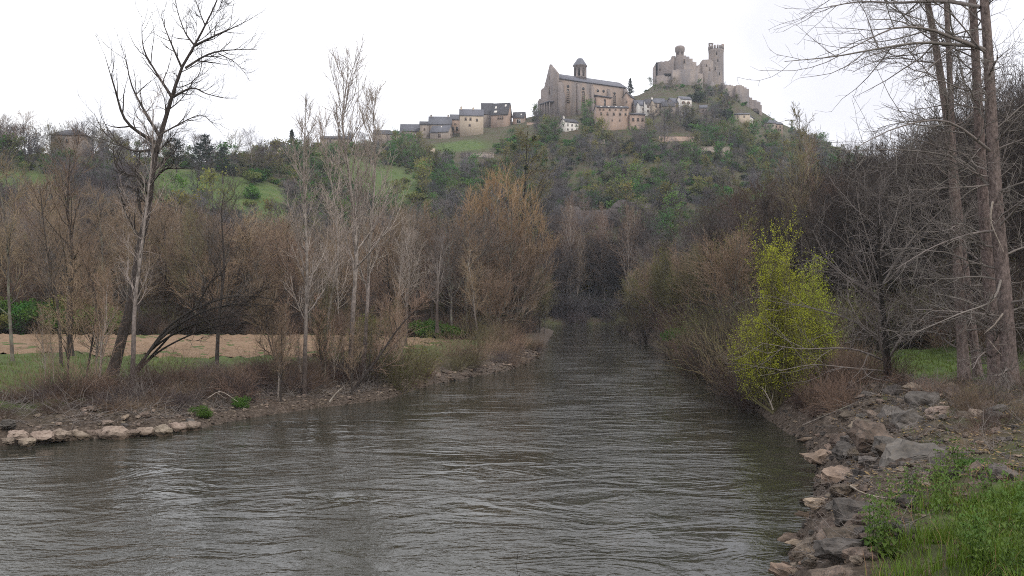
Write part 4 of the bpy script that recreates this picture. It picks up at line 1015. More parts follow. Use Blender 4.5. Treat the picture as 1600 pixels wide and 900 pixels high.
# ---- the yellow-green willows
def willow(label, Y, px, py, ty, wd, n, seed):
    st = []; rg_ = np.random.default_rng(seed)
    for i in range(n):
        dx = rg_.normal() * wd * .62; f = math.exp(-(dx / wd) ** 2 * 1.3); dz = rg_.normal() * .8
        tt = py - (py - ty) * (.3 + .7 * f) * (.55 + .45 * rg_.random() ** .5)
        st.append((pxpath(Y, (px + dx * .15, py, 0), (px + dx * .8, py - (py - tt) * .4, dz * .6), (px + dx * 1.1, tt, dz)), .05, .01))
    return hero('green_willow', label, st, [], dict(n=10, t0=.08, t1=.95, ang=.6, L=1.3, rr=.5, trop=.12, av=.15, tip=.006, wob=.06), dict(n=4, t0=.2, t1=1, ang=.45, L=.7, trop=.12, rmin=.008, tip=.004), dict(n=3, t0=.2, t1=1, ang=.5, L=.35, trop=.1, rmin=.005, tip=.003), 'twig_olive', 'twig_olive', S0=5, leaf=('leaf_willow', 6, .066, .06), cat='willow')
willow('tall bright yellow green willow bush bending over the right waterline', 47, 1217, 646, 356, 33, 42, 3)
willow('smaller yellow green willow bush just right of the tall bright one', 50, 1268, 620, 428, 20, 22, 4)

# ------------------------------------------------------------------ woods made of repeated trees
BARE = [simple_tree(10 + i, 14, .19, 'round', 30, 8, 5, ('bark_light', 'bark_dark', 'bark_grey')[i % 3], tw_, tw=.015, spread=.36) for i, tw_ in enumerate(('twig_brown', 'twig_rust', 'twig_grey', 'twig_purple', 'twig_red'))]
DARK = [simple_tree(20 + i, 14, .19, 'round', 30, 8, 5, 'bark_black', tw_, tw=.016, spread=.36) for i, tw_ in enumerate(('twig_dark', 'twig_dusk', 'twig_dusk'))]  # round trees with the wood's shade put into darker bark and twig colours
UPR = [simple_tree(30 + i, 15, .15, 'upright', 34, 7, 4, bk, tw_, tw=.015, spread=.30, clear=.2) for i, (bk, tw_) in enumerate((('bark_light', 'twig_rust'), ('bark_light', 'twig_brown'), ('bark_grey', 'twig_olive'), ('bark_dark', 'twig_rust')))]
FAN = [simple_tree(50 + i, 13, .18, 'fan', 16, 8, 5, 'bark_grey', tw_, tw=.018, spread=.42, trunks=4, clear=.12) for i, tw_ in enumerate(('twig_olive', 'twig_rust', 'twig_brown'))]
FANL = [simple_tree(60 + i, 12, .16, 'fan', 14, 7, 4, 'bark_grey', 'twig_olive', tw=.018, spread=.42, trunks=4, clear=.12, leaf=lf, lsize=.16, ln=1) for i, lf in enumerate(('leaf_bud', 'leaf_olive'))]
FARB = [simple_tree(70 + i, 9, .16, 'round', 22, 6, 4, 'bark_dark', tw_, S=(4, 3, 3), tw=.035, spread=.44, clear=.12, joined=True) for i, tw_ in enumerate(('twig_slate', 'twig_grey', 'twig_purple', 'twig_olive'))]
FARL = [simple_tree(80 + i, 8, .16, 'round', 18, 5, 3, 'bark_dark', 'twig_grey', S=(4, 3, 3), tw=.03, spread=.46, clear=.1, joined=True, leaf=lf, lsize=.5, ln=2) for i, lf in enumerate(('leaf_green', 'leaf_olive', 'leaf_bud'))]
BUSH = [bush(100 + i, 5, 3.6, 1500, lf, .42) for i, lf in enumerate(('leaf_green', 'leaf_olive', 'leaf_dark', 'leaf_green', 'leaf_olive'))]
BUSHN = [bush(110 + i, 4, 3.0, 5200, lf, .16) for i, lf in enumerate(('leaf_green', 'leaf_olive'))]
SCRUB = [thicket(120 + i, 3, 3.0, 26, tw_, 7, r=.03) for i, tw_ in enumerate(('twig_slate', 'twig_dark', 'twig_purple'))]
TANGLE = [thicket(170 + i, 2.6, 2.2, 14, tw_, 7, r=.010, droop=.03) for i, tw_ in enumerate(('twig_ash', 'twig_dusk', 'twig_ash'))]
GLOOM = [thicket(180 + i, 2.8, 2.6, 40, tw_, 8, r=.016) for i, tw_ in enumerate(('twig_dark', 'twig_dusk', 'twig_red'))]
SHRUB = [thicket(130 + i, 2.2, 2.4, 46, tw_, 8, r=.013) for i, tw_ in enumerate(('twig_brown', 'twig_red', 'twig_olive', 'twig_rust'))]
SHRUBL = [thicket(140 + i, 2.2, 2.8, 46, 'twig_olive', 8, lf, 1, .1, r=.013) for i, lf in enumerate(('leaf_olive', 'leaf_bud'))]
BRAMB = [thicket(150 + i, 2.4, 1.5, 60, tw_, 6, r=.010, droop=.07) for i, tw_ in enumerate(('twig_red', 'twig_brown', 'twig_purple'))]
CON = [conifer(160, 13, 6.0), conifer(161, 11, 5.0)]
CED = [conifer(162, 13, 8, True), conifer(163, 12, 8, True), conifer(164, 14, 7.5, True)]

def zoned(base, zones):
    """adds where along the picture a repeated thing stands, by the nearest landmark"""
    def f(px, Y):
        for lim, ph in zones:
            if px < lim: return base + ', ' + ph
        return base + ', ' + zones[-1][1]
    return f
LEFTZ = ((60, 'at the left picture edge'), (150, 'near the ivy trunk'), (280, 'behind the leaning tree'), (420, 'behind the arching stems'), (600, 'behind the pale poplars'), (700, 'left of the orange willow'), (2000, 'around the orange willow'))
def wood(variants, n, pxr, Yr, name, label, group, scr=(.8, 1.2), cat='tree', ok=None, dz=-.2, seed=1):
    rg_ = np.random.default_rng(seed); k = 0; tries = 0; pts = []
    while k < n and tries < n * 60:
        tries += 1
        Y_ = rg_.uniform(*Yr); px = rg_.uniform(*pxr); x = (px - CX) / F * Y_
        dl_, dr_, d_ = (float(q) for q in river_d(np.array(x), np.array(Y_)))
        if ok and not ok(x, Y_, dl_, dr_, d_, px): continue
        sc_ = rg_.uniform(*scr)
        place(variants[int(rg_.integers(len(variants)))], name, (x, Y_, gz(x, Y_) + dz), sc_, rg_.random() * 6.283, label(px, Y_) if callable(label) else label, cat, group, sc_ * rg_.uniform(.85, 1.15)); k += 1
# belt behind the ploughed field
wood(UPR + BARE[:3] + FAN[1:], 160, (-60, 800), (107, 135), 'woodland_tree', zoned('young bare tree in the belt behind the field', LEFTZ), 'trees of the belt behind the field', (.5, 1.12), seed=2, ok=lambda x, y, dl, dr, d, px: dl > 4)
wood(BARE[:4] + DARK, 95, (-60, 860), (136, 190), 'background_tree', zoned('bare tree rising above the belt', LEFTZ), 'bare trees at the foot of the left hill', (.8, 1.2), seed=3, ok=lambda x, y, dl, dr, d, px: dl > 4)
wood(BUSHN, 16, (-20, 250), (106, 111), 'green_bush', 'green bush under the bare belt at the far edge of the field', 'green bushes along the far field edge', (.8, 1.3), 'bush', seed=4)
wood(BUSHN[:1], 5, (650, 720), (104, 107), 'laurel_bush', 'low dark green bush by the white trunk at the field corner', 'low dark bushes at the field corner', (.6, .75), 'bush', seed=5)
place(BUSHN[1], 'green_bush', onground(582, 84), .95, 1, 'yellowish green bush behind the tall pale poplars', 'bush')
place(FANL[0], 'green_bush', onground(610, 80), .38, 2, 'thin budding bush at the field edge right of the poplars', 'bush')
wood(UPR, 26, (235, 690), (46, 68), 'sapling', zoned('thin bare sapling on the left bank', ((330, 'under the arching stems'), (430, 'right of the arching stems'), (520, 'around the leftmost pale poplar'), (600, 'between the pale poplars'), (2000, 'right of the pale poplars'))), 'saplings on the left bank', (.2, .42), ok=lambda x, y, dl, dr, d, px: 1.0 < dl < 5 and not 200 < px < 430, seed=41)
wood(UPR[3:] + UPR[:1], 6, (-10, 160), (46, 64), 'sapling', zoned('thin bare sapling on the left bank', ((90, 'at the left picture edge'), (2000, 'left of the leaning tree'))), 'saplings on the left bank', (.22, .5), ok=lambda x, y, dl, dr, d, px: 2.0 < dl < 14, seed=42)
# left bank line of river trees beyond the willow
wood(FAN + UPR, 14, (800, 880), (128, 192), 'river_tree', 'olive brown tree on the left bank beyond the orange willow', 'left bank trees beyond the willow', (.6, .9), ok=lambda x, y, dl, dr, d, px: 1 < dl < 12 and px < 862, seed=6)
# end of the reach
POP = UPR[1:3]
wood(POP[:1] * 4 + DARK, 40, (845, 1010), (243, 275), 'river_tree', zoned('bare slender tree at the far end of the river', ((885, 'left of the reach'), (930, 'closing the reach'), (2000, 'right of the reach'))), 'trees at the far end of the river', (1.1, 1.9), seed=7)
# right bank going back
wood(FAN + FANL, 34, (930, 1200), (75, 232), 'river_tree', zoned('olive brown bushy tree lining the right bank', ((1000, 'at the far bend'), (1050, 'left of the round green bush'), (1110, 'behind the round green bush'), (2000, 'just left of the green willow'))), 'trees lining the right bank', (.6, 1.0), ok=lambda x, y, dl, dr, d, px: 1.5 < dr < 8, seed=8)
wood(BARE[2:] + DARK + UPR[2:3], 120, (980, 1330), (90, 250), 'slope_tree', zoned('bare tree in the right bank wood', ((1050, 'at the far end of the river'), (1130, 'above the distant waterline'), (1200, 'left of the green willow top'), (1260, 'behind the green willow'), (2000, 'behind the dark alder'))), 'right bank wood', (.75, 1.2), ok=lambda x, y, dl, dr, d, px: 7 < dr < 80, seed=9)
wood(DARK, 150, (1290, 1720), (54, 130), 'slope_tree', zoned('dark bare tree on the right slope', ((1380, 'left of the dark spreading tree'), (1470, 'behind the dark spreading tree'), (1560, 'behind the poplar trunks'), (2000, 'right of the poplars'))), 'wood on the right slope', (.6, 1.0), ok=lambda x, y, dl, dr, d, px: dr > 14, seed=10)
place(UPR[2], 'tall_ash', onground(1248, 108), 1.62, .5, 'tall olive tinged bare tree standing above the right bank wood', 'tree')
place(UPR[0], 'tall_ash', onground(1282, 112), 1.35, 1.5, 'bare tree just right of the tall olive tinged one', 'tree')
mid('leaning_snag', 'dark trunk slanting left among the right bank wood', 96, ((1150, 470), (1136, 440), (1118, 395), (1106, 355)), .3, 16, 3.4, 'bark_black', 'twig_dark', tw=.02)
mid('broken_oak', 'gnarled dark tree with crooked top behind the green willow', 84, ((1235, 500), (1222, 430), (1212, 370), (1192, 325)), .34, 18, 3.0, 'bark_black', 'twig_dark', tw=.018)
wood(SHRUB[:3] + SHRUBL[:1] + GLOOM, 90, (960, 1300), (50, 190), 'bank_shrub', zoned('shrub overhanging the right waterline', ((1030, 'at the far bend'), (1100, 'by the round green bush'), (1180, 'left of the green willow'), (2000, 'under the green willow'))), 'shrubs overhanging the right waterline', (.9, 1.7), 'shrub', ok=lambda x, y, dl, dr, d, px: -.5 < dr < 3 , seed=11)
wood(GLOOM + TANGLE + SHRUBL[:1], 70, (1180, 1650), (44, 75), 'slope_shrub', zoned('bare shrub under the right slope trees', ((1300, 'behind the green willow'), (1400, 'around the dark spreading tree'), (1520, 'behind the grass clearing'), (2000, 'behind the poplar trunks'))), 'shrubs under the right slope trees', (.9, 1.6), 'shrub', ok=lambda x, y, dl, dr, d, px: (dr > 2 and px < 1390) or dr > 14, seed=12)
place(BUSHN[0], 'green_bush', onground(1072, 96), .9, 1, 'round green bush in the brown growth of the right bank', 'bush')
place(BUSHN[1], 'green_bush', onground(1130, 74), .8, 2, 'olive round bush at the right waterline before the willow', 'bush')
# skyline of the left hill
for i, (px, base, Yc, sc_, v_) in enumerate(((276, 262, 300, .95, 0), (311, 258, 298, 1.0, 1), (322, 258, 304, 1.02, 2), (348, 262, 300, .9, 0))):
    place(CED[v_], 'cedar_tree', onground(px, Yc), sc_, i, ('dark cedar behind the leaning tree, leftmost of the four on the skyline', 'dark flat topped cedar, left one of the close pair on the skyline', 'dark flat topped cedar, right one of the close pair on the skyline', 'dark cedar, rightmost of the four on the skyline')[i], 'cedar', 'cedars on the left skyline')
place(CON[0], 'fir_tree', onground(456, 390), .95, 0, 'dark pointed fir beside the pale cottage on the skyline', 'fir')
place(CON[1], 'fir_tree', onground(958, 585), .7, 0, 'small dark fir behind the church roof', 'fir')
place(CON[0], 'fir_tree', onground(985, 588), .92, 1, 'large dark fir between the church and the castle', 'fir')
place(CON[1], 'fir_tree', onground(1310, 300), 1.2, 1, 'dark fir on the skyline at the right behind the bare wood', 'fir')
place(BUSH[2], 'yew_bush', onground(1088, 540), 1.7, 1, 'dark evergreen right of the tall white house', 'bush')
place(BUSH[2], 'yew_bush', onground(1133, 505), 1.6, 1, 'dark rounded evergreen alone on the slope below the castle', 'bush')
wood(FARB, 60, (-40, 440), (290, 345), 'hill_tree', zoned('grey tree on the left skyline', ((130, 'by the farmhouse'), (280, 'behind the leaning tree'), (370, 'by the cedars'), (2000, 'near the pale cottage'))), 'bare trees on the left hill', (.75, 1.25), seed=13, ok=lambda x, y, dl, dr, d, px: y > 312 or abs(px - 350) > 110)
wood(FARB, 50, (-40, 640), (175, 245), 'hill_tree', zoned('bare tree low on the left hill', LEFTZ), 'bare trees on the lower left hill', (.8, 1.3), seed=14)
for i, (px, Yc, sc0) in enumerate(((14, 296, 1.15), (40, 300, 1.2), (150, 318, .95), (395, 330, 1.1))):
    place(BARE[i % 5], 'skyline_tree', onground(px, Yc), sc0, i, ('bare branching tree on the skyline at the far left edge', 'broad bare tree on the skyline just left of the farmhouse', 'bare tree on the skyline just right of the farmhouse', 'grey bare tree on the skyline right of the cedars')[i], 'tree')
wood(SCRUB, 60, (845, 1010), (237.5, 246), 'far_shrub', 'dark shrub at the water at the far end of the river', 'shrubs at the far end of the river', (1.2, 2.4), 'shrub', seed=17)
wood(DARK, 26, (845, 1010), (242, 262), 'river_tree', zoned('dark bare tree at the far river end', ((900, 'to the left'), (960, 'in the middle'), (2000, 'to the right'))), 'dark trees at the far end of the river', (1.0, 1.4), seed=18)
# hedges round the castle hill: individuals that show
wood(FARB[:2] + FARL + BUSH, 240, (600, 1290), (300, 560), 'hillside_tree', zoned('shrubby tree on the hillside', ((700, 'below the left houses'), (840, 'below the tall gabled house'), (930, 'below the church'), (1020, 'below the pink building'), (1100, 'below the white house'), (2000, 'below the bastion'))), 'trees of the castle hillside', (.5, 1.0), seed=15,
     ok=lambda x, y, dl, dr, d, px: (lambda row: row > 225 and not (650 < px < 780 and row < 260))(HY - (gz(x, y) - CH) / y * F))

# the rest of the hillside growth: one mass of scrub, instanced
def scatter(name, label, variants, pts, scl, kindidx=None, seed=5):
    lib = bpy.data.collections.new(name + '_kinds')
    for i, v_ in enumerate(variants):
        o = bpy.data.objects.new('%s_kind_%02d' % (name, i), v_[0][1]); lib.objects.link(o)
    rg_ = np.random.default_rng(seed); n = len(pts)
    me = bpy.data.meshes.new(name); me.vertices.add(n); me.vertices.foreach_set('co', np.asarray(pts, np.float32).ravel())
    a = me.attributes.new('rot', 'FLOAT_VECTOR', 'POINT'); rv = np.zeros((n, 3), np.float32); rv[:, 2] = rg_.random(n) * 6.283; a.data.foreach_set('vector', rv.ravel())
    a = me.attributes.new('scl', 'FLOAT', 'POINT'); a.data.foreach_set('value', np.asarray(scl, np.float32))
    a = me.attributes.new('idx', 'INT', 'POINT'); a.data.foreach_set('value', np.asarray(kindidx if kindidx is not None else rg_.integers(len(variants), size=n), np.int32))
    o = link(name, me); tag(o, label, 'scrub', kind='stuff')
    ng = bpy.data.node_groups.new(name, 'GeometryNodeTree')
    ng.interface.new_socket('Geometry', in_out='INPUT', socket_type='NodeSocketGeometry'); ng.interface.new_socket('Geometry', in_out='OUTPUT', socket_type='NodeSocketGeometry')
    gi, go = ng.nodes.new('NodeGroupInput'), ng.nodes.new('NodeGroupOutput')
    ip = ng.nodes.new('GeometryNodeInstanceOnPoints'); ci = ng.nodes.new('GeometryNodeCollectionInfo')
    ci.inputs['Collection'].default_value = lib; ci.inputs['Separate Children'].default_value = True; ci.inputs['Reset Children'].default_value = True
    def attr(nm, ty):
        q = ng.nodes.new('GeometryNodeInputNamedAttribute'); q.data_type = ty; q.inputs['Name'].default_value = nm; return q.outputs['Attribute']
    ip.inputs['Pick Instance'].default_value = True
    ng.links.new(gi.outputs[0], ip.inputs['Points']); ng.links.new(ci.outputs[0], ip.inputs['Instance'])
    ng.links.new(attr('rot', 'FLOAT_VECTOR'), ip.inputs['Rotation']); ng.links.new(attr('scl', 'FLOAT'), ip.inputs['Scale']); ng.links.new(attr('idx', 'INT'), ip.inputs['Instance Index'])
    ng.links.new(ip.outputs[0], go.inputs[0])
    md = o.modifiers.new('scatter', 'NODES'); md.node_group = ng
    return o
rg_ = np.random.default_rng(77)
n = 17000
Yv = 150 + (640 - 150) * rg_.random(n) ** .8; pv = rg_.uniform(-120, 1500, n); xv = (pv - CX) / F * Yv
zv = hfun(xv, Yv)
dl_, dr_, d_ = river_d(xv, Yv)
u_ = (pv - CX) / F
tt = (Yv - np.interp(u_, RGu, RG[:, 3])) / (np.interp(u_, RGu, RG[:, 2]) - np.interp(u_, RGu, RG[:, 3]))
pyv = HY - (zv - CH) / Yv * F
patch = fbm(xv, Yv, .03, 3, 4.0)
okm = (tt > 0.0) & (tt < 1.03)
def hole(p0, p1, y0, y1): return (pv > p0) & (pv < p1) & (Yv > y0) & (Yv < y1)
for h_ in ((235, 450, 246, 314), (-60, 90, 245, 290), (530, 650, 350, 425), (670, 775, 440, 506), (70, 140, 300, 345), (420, 450, 370, 410), (872, 1000, 300, 332)): okm &= ~(hole(*h_) & (rg_.random(n) > (.3 if h_[0] == 872 else .04)))
okm &= ~((tt > .93) & (pv > 1000) & (rg_.random(n) > .75))
okm &= ~((patch > .75) & (rg_.random(n) > .3) & (pv > 560))
VIEW = ((574, 830, 160, 217), (840, 990, 90, 172), (930, 1010, 165, 212), (870, 908, 178, 210), (985, 1085, 150, 184), (1090, 1106, 168, 178), (1145, 1228, 172, 207), (1024, 1192, 60, 127), (660, 684, 230, 244), (720, 775, 240, 250), (1028, 1090, 214, 224), (76, 135, 200, 240))
for a_, b_, c2, d2 in VIEW:
    okm &= ~((pv > a_ - 4) & (pv < b_ + 4) & (pyv > c2 - 6) & (pyv < d2 + 5 + 7 * rg_.random(n)))
idx = np.nonzero(okm)[0]
kinds = FARB + FARL + BUSH + SCRUB
low = rg_.random(n)
greenish = fbm(xv, Yv, .02, 3, 9.0) + 1.1 * (tt - .02)
ki = np.where(greenish + .5 * rg_.normal(size=n) > .1, rg_.choice([4, 4, 5, 6, 7, 8, 9, 10, 11, 7, 10, 0], n), rg_.choice([0, 0, 1, 2, 3, 12, 13, 14, 0, 1, 9], n))
sc_ = (.34 + .95 * rg_.random(n) ** 2.2) * np.where(tt > .8, .6, 1.0) * np.where(ki >= 12, 1.2, 1.0)
scatter('hillside_scrub', 'mass of grey, purple and green scrub covering the hillside', kinds, np.stack([xv, Yv, zv - .2], 1)[idx], sc_[idx], ki[idx])
# undergrowth on the right slope and behind the field
n = 2600
Yv = rg_.uniform(46, 250, n); pv = rg_.uniform(950, 1700, n); xv = (pv - CX) / F * Yv; dl_, dr_, d_ = river_d(xv, Yv)
okm = ((dr_ > 13) | ((dr_ > 4) & (Yv > 62)))
scatter('slope_undergrowth', 'tangle of brown undergrowth on the wooded right slope', GLOOM + SHRUB[:1] + SHRUBL[:1], np.stack([xv, Yv, hfun(xv, Yv) - .1], 1)[okm], rg_.uniform(.7, 1.5, okm.sum()), seed=6)
n = 1500
Yv = rg_.uniform(106, 165, n); pv = rg_.uniform(-120, 860, n); xv = (pv - CX) / F * Yv; dl_, dr_, d_ = river_d(xv, Yv)
okm = dl_ > 3
scatter('belt_undergrowth', 'brown and olive undergrowth in the belt behind the field', GLOOM + SHRUB[:1] + SHRUBL[:1], np.stack([xv, Yv, hfun(xv, Yv) - .1], 1)[okm], rg_.uniform(.7, 1.5, okm.sum()), seed=7)
# ------------------------------------------------------------------ banks: rocks, brush, grass
M['rock_tan'] = stone_mat('rock_tan', (0.16, 0.12, 0.09), (0.42, 0.32, 0.24), (0.11, 0.09, 0.075), 2.6, 0.35, 0.04, 3.0, wet=True)
M['rock_brown'] = stone_mat('rock_brown', (0.095, 0.073, 0.058), (0.27, 0.21, 0.165), (0.06, 0.058, 0.052), 2.8, 0.45, 0.05, 3.0, wet=True)
M['rock_grey'] = stone_mat('rock_grey', (0.06, 0.054, 0.05), (0.185, 0.165, 0.15), (0.12, 0.10, 0.085), 2.6, 0.35, 0.05, 3.0, wet=True)
M['rock_pale'] = stone_mat('rock_pale', (0.22, 0.17, 0.135), (0.40, 0.325, 0.26), (0.17, 0.13, 0.105), 2.2, 0.25, 0.03, 2.5, wet=True)
M['deadwood'] = bark_mat('deadwood', (0.22, 0.18, 0.15), (0.48, 0.42, 0.36), 4)

def rock(seed, dims=(1, .75, .45), npt=16, sub=2, amp=.085):
    r_ = random.Random(seed); bm = bmesh.new()
    for _ in range(npt):
        v = Vector((r_.gauss(0, 1), r_.gauss(0, 1), r_.gauss(0, 1))); v /= max(abs(v.x), abs(v.y), abs(v.z)) ** .75 * v.length ** .25
        v *= .5
        bm.verts.new((v.x * dims[0], v.y * dims[1], v.z * dims[2]))
    res = bmesh.ops.convex_hull(bm, input=bm.verts)
    bmesh.ops.delete(bm, geom=[e for e in res['geom_interior'] if isinstance(e, bmesh.types.BMVert)], context='VERTS')
    bmesh.ops.bevel(bm, geom=list(bm.edges), offset=.035, segments=1, affect='EDGES', clamp_overlap=True)
    bmesh.ops.triangulate(bm, faces=bm.faces)
    for _ in range(sub):
        bmesh.ops.subdivide_edges(bm, edges=[e for e in bm.edges if e.calc_length() > .07], cuts=1, use_grid_fill=False)
        bmesh.ops.triangulate(bm, faces=[f for f in bm.faces if len(f.verts) > 3])
    o_ = Vector((seed * 3.1, 0, 0))
    for v in bm.verts:
        n_ = mnoise.fractal(v.co * 4.5 + o_, .8, 2.1, 5) * amp
        lay = math.sin((v.co.z + .1 * v.co.x) * 34 + seed) * amp * .18
        d_ = v.co.normalized(); v.co += d_ * n_ + Vector((d_.x, d_.y, 0)) * lay
    me = bpy.data.meshes.new('rock'); bm.to_mesh(me); bm.free()
    return me
def rocks(mat, n, seed, **k):
    out = []
    for i in range(n):
        me = rock(seed + i, **k); me.materials.append(M[mat]); out.append([('rock', me)])
    return out
RT = rocks('rock_tan', 5, 10, dims=(1, .7, .34)); RBn = rocks('rock_brown', 6, 30, dims=(1, .8, .5)); RG_ = rocks('rock_grey', 4, 50, dims=(1, .8, .6), npt=22, amp=.075); RPl = rocks('rock_pale', 6, 70, dims=(1, .75, .56), npt=26)
ROUT = rocks('rock', 4, 90, dims=(1, .8, .9), sub=2, amp=.12)

def rockat(me, name, px, py, Y, w, label, group=None, sz=1.0, rz=None, cat='rock', dz=0.0, tilt=(0, 0)):
    """w = width in photo pixels"""
    p_ = at(px, py, Y); s_ = w / F * Y
    o = place(me, name, (p_[0], p_[1], p_[2] + dz), s_, rz, label, cat, group, s_ * sz)
    o.rotation_euler = (tilt[0], tilt[1], o.rotation_euler[2]); return o

# pale stones in a row at the left waterline
ROW = [(12, 689, 16), (28, 681, 28), (43, 691, 22), (67, 683, 31), (92, 680, 30), (122, 681, 31), (150, 679, 26), (180, 679, 42), (206, 678, 22), (228, 676, 26), (253, 675, 34), (276, 669, 28), (297, 667, 27)]
ORD = ['first', 'second', 'third', 'fourth', 'fifth', 'sixth', 'seventh', 'eighth', 'ninth', 'tenth', 'eleventh', 'twelfth', 'last']
for i, (px, py, w) in enumerate(ROW):
    Y = 5.85 * F / (py + (9 if px < 40 else 5 if px < 110 else 0) - HY)
    rockat(RPl[i % 6], 'shore_stone', px, py, Y, w * 1.08, ('large flat pale stone, widest in the row at the left waterline' if i == 7 else '%s stone from the left in the row of pale stones at the left waterline' % ORD[i]), 'pale stones along the left waterline', 1.0, random.uniform(-.3, .3), 'stone')
for i, (px, py, w, lab) in enumerate(((12, 662, 26, 'grey stone half buried above the row at the left picture edge'), (75, 640, 22, 'brown stone in the brush above the pale shore row'), (168, 661, 20, 'small pale stone lying above the widest shore stone'), (107, 633, 40, 'flat grey slab on the bank behind the shore stones'))):
    Y = (CH - .8) * F / (py - HY)
    rockat((RG_, RBn, RPl, RG_)[i][i], 'shore_stone', px, py, Y, w, lab, None, .8, None, 'stone')

LR = np.random.default_rng(611)
for i in range(40):
    px = LR.uniform(-5, 330); Y = LR.uniform(40.5, 47); x_ = (px - CX) / F * Y; d_ = float(np.interp(Y, LBy, LBx)) - x_
    if not .3 < d_ < 4.2: continue
    s_ = LR.uniform(.3, .8); v_ = (RBn, RG_, RT)[int(LR.integers(3))]
    o = place(v_[int(LR.integers(4))], 'bank_rock', (x_, Y, gz(x_, Y) + .08 * s_), s_, None, ('tan' if v_ is RT else 'brown' if v_ is RBn else 'grey') + ' rock in the rubble above the shore stones, ' + ('at the left picture edge' if px < 60 else 'left of the leaning tree' if px < 160 else 'below the leaning tree' if px < 240 else 'below the arching stems'), 'rock', 'rocks above the left shore stones', s_)
    o.rotation_euler = (LR.normal() * .2, LR.normal() * .2, LR.random() * 6)
def shore_pts(n, yr, dr_rng, side, rg_):
    y = rg_.uniform(*yr, n); d = rg_.uniform(*dr_rng, n)
    x = np.interp(y, LBy, LBx) - d if side == 'l' else np.interp(y, RBy, RBx) + d
    return x, y
rg_ = np.random.default_rng(500)
x, y = shore_pts(2600, (37, 64), (.0, 4.2), 'l', rg_)
scatter('shore_pebbles', 'loose small stones strewn over the left shore', RT[:2] + RBn[:3] + RPl[:2], np.stack([x, y, hfun(x, y) + .01], 1), .05 + .22 * rg_.random(2600) ** 3, seed=8)
x, y = shore_pts(700, (64, 105), (.0, 2.0), 'l', rg_)
scatter('shore_rubble', 'broken earth and stones along the far left waterline', RT[:2] + RBn[:3], np.stack([x, y, hfun(x, y) + .01], 1), .1 + .5 * rg_.random(700) ** 3, seed=9)
# brush on the left bank
def brush(variants, n, yr, dr_, side, name, label, group, scr, seed, ok=None, cat='brush'):
    r2 = np.random.default_rng(seed)
    x, y = shore_pts(n, yr, dr_, side, r2)
    for i in range(n):
        px = x[i] / y[i] * F + CX
        if ok and not ok(px, x[i], y[i]): continue
        s_ = r2.uniform(*scr)
        place(variants[int(r2.integers(len(variants)))], name, (x[i], y[i], gz(x[i], y[i]) - .05), s_, None, label(px, y[i]) if callable(label) else label, cat, group, s_ * r2.uniform(.7, 1.1))
brush(BRAMB, 52, (43, 60), (2.6, 8.5), 'l', 'bramble', zoned('bare bramble tangle on the left bank', LEFTZ), 'brambles on the left bank', (.55, 1.3), 21, lambda px, x, y: px > -40)
brush(SHRUB[:2] + TANGLE[:2], 34, (43, 64), (1.5, 7), 'l', 'bank_shrub', zoned('bare brown shrub among left bank brambles', LEFTZ), 'bare shrubs on the left bank', (.6, 1.15), 22, lambda px, x, y: px > -40, 'shrub')
brush(SHRUB + BRAMB, 60, (54, 116), (.2, 5), 'l', 'waterside_shrub', zoned('dry brown shrub at the left waterline', ((640, 'right of the pale poplars'), (720, 'below the field corner'), (780, 'before the orange willow'), (2000, 'right of the orange willow'))), 'dry shrubs along the left waterline', (.5, 1.2), 23, lambda px, x, y: px > 560, 'shrub')
brush(BRAMB + SHRUB[:2], 50, (38, 52), (.6, 5), 'r', 'dead_brush', zoned('dead twig tangle on the right bank', ((1215, 'at the waterline under the green willow'), (1290, 'right under the green willow'), (2000, 'around the foot of the dark spreading tree'))), 'dead brush on the right bank', (.5, .95), 24, lambda px, x, y: y > 41 or x > 13)
brush(BRAMB + SHRUB[:2], 30, (23, 38), (4.2, 11.5), 'r', 'low_brush', 'low brown brush on the litter before the tall poplars', 'low brush before the poplars', (.3, .7), 25, lambda px, x, y: px > 1380)
place(SHRUBL[0], 'bank_shrub', onground(622, 60), 1.2, 1, 'large olive tinged shrub on the left bank right of the poplars', 'shrub')
place(SHRUBL[1], 'bank_shrub', onground(655, 66), 1.2, 2, 'loose olive shrub beside the large one on the left bank', 'shrub')
place(SHRUB[2], 'bank_shrub', onground(738, 84), 1.6, 2, 'pale straw coloured shrub at the water before the orange willow', 'shrub')
place(SHRUB[3], 'bank_shrub', onground(52, 44.5), .95, 2, 'rusty dense shrub above the stones at the left picture edge', 'shrub')
for i, (px, Y) in enumerate(((378, 48.5), (318, 45))):
    place(BUSHN[0], 'green_weeds', onground(px, Y), .22, i, ('green weed clump on the shore below the arching stems', 'small green weed clump at the end of the pale stone row')[i], 'weeds')
brush(TANGLE, 46, (24, 45), (2.6, 12), 'r', 'twig_tangle', zoned('grey tangle of bare twigs on the right bank', ((1330, 'above the waterline rocks'), (1420, 'around the dark spreading tree'), (1500, 'left of the poplar trunks'), (2000, 'at the foot of the poplars'))), 'twig tangles on the right bank', (.3, .65), 26, lambda px, x, y: px > 1280)
x, y = shore_pts(240, (40, 66), (3.0, 9.5), 'l', rg_)
scatter('bank_brush', 'low mat of brown twigs and bramble over the left bank', BRAMB, np.stack([x, y, hfun(x, y) - .1], 1), .3 + .5 * rg_.random(240), seed=10)
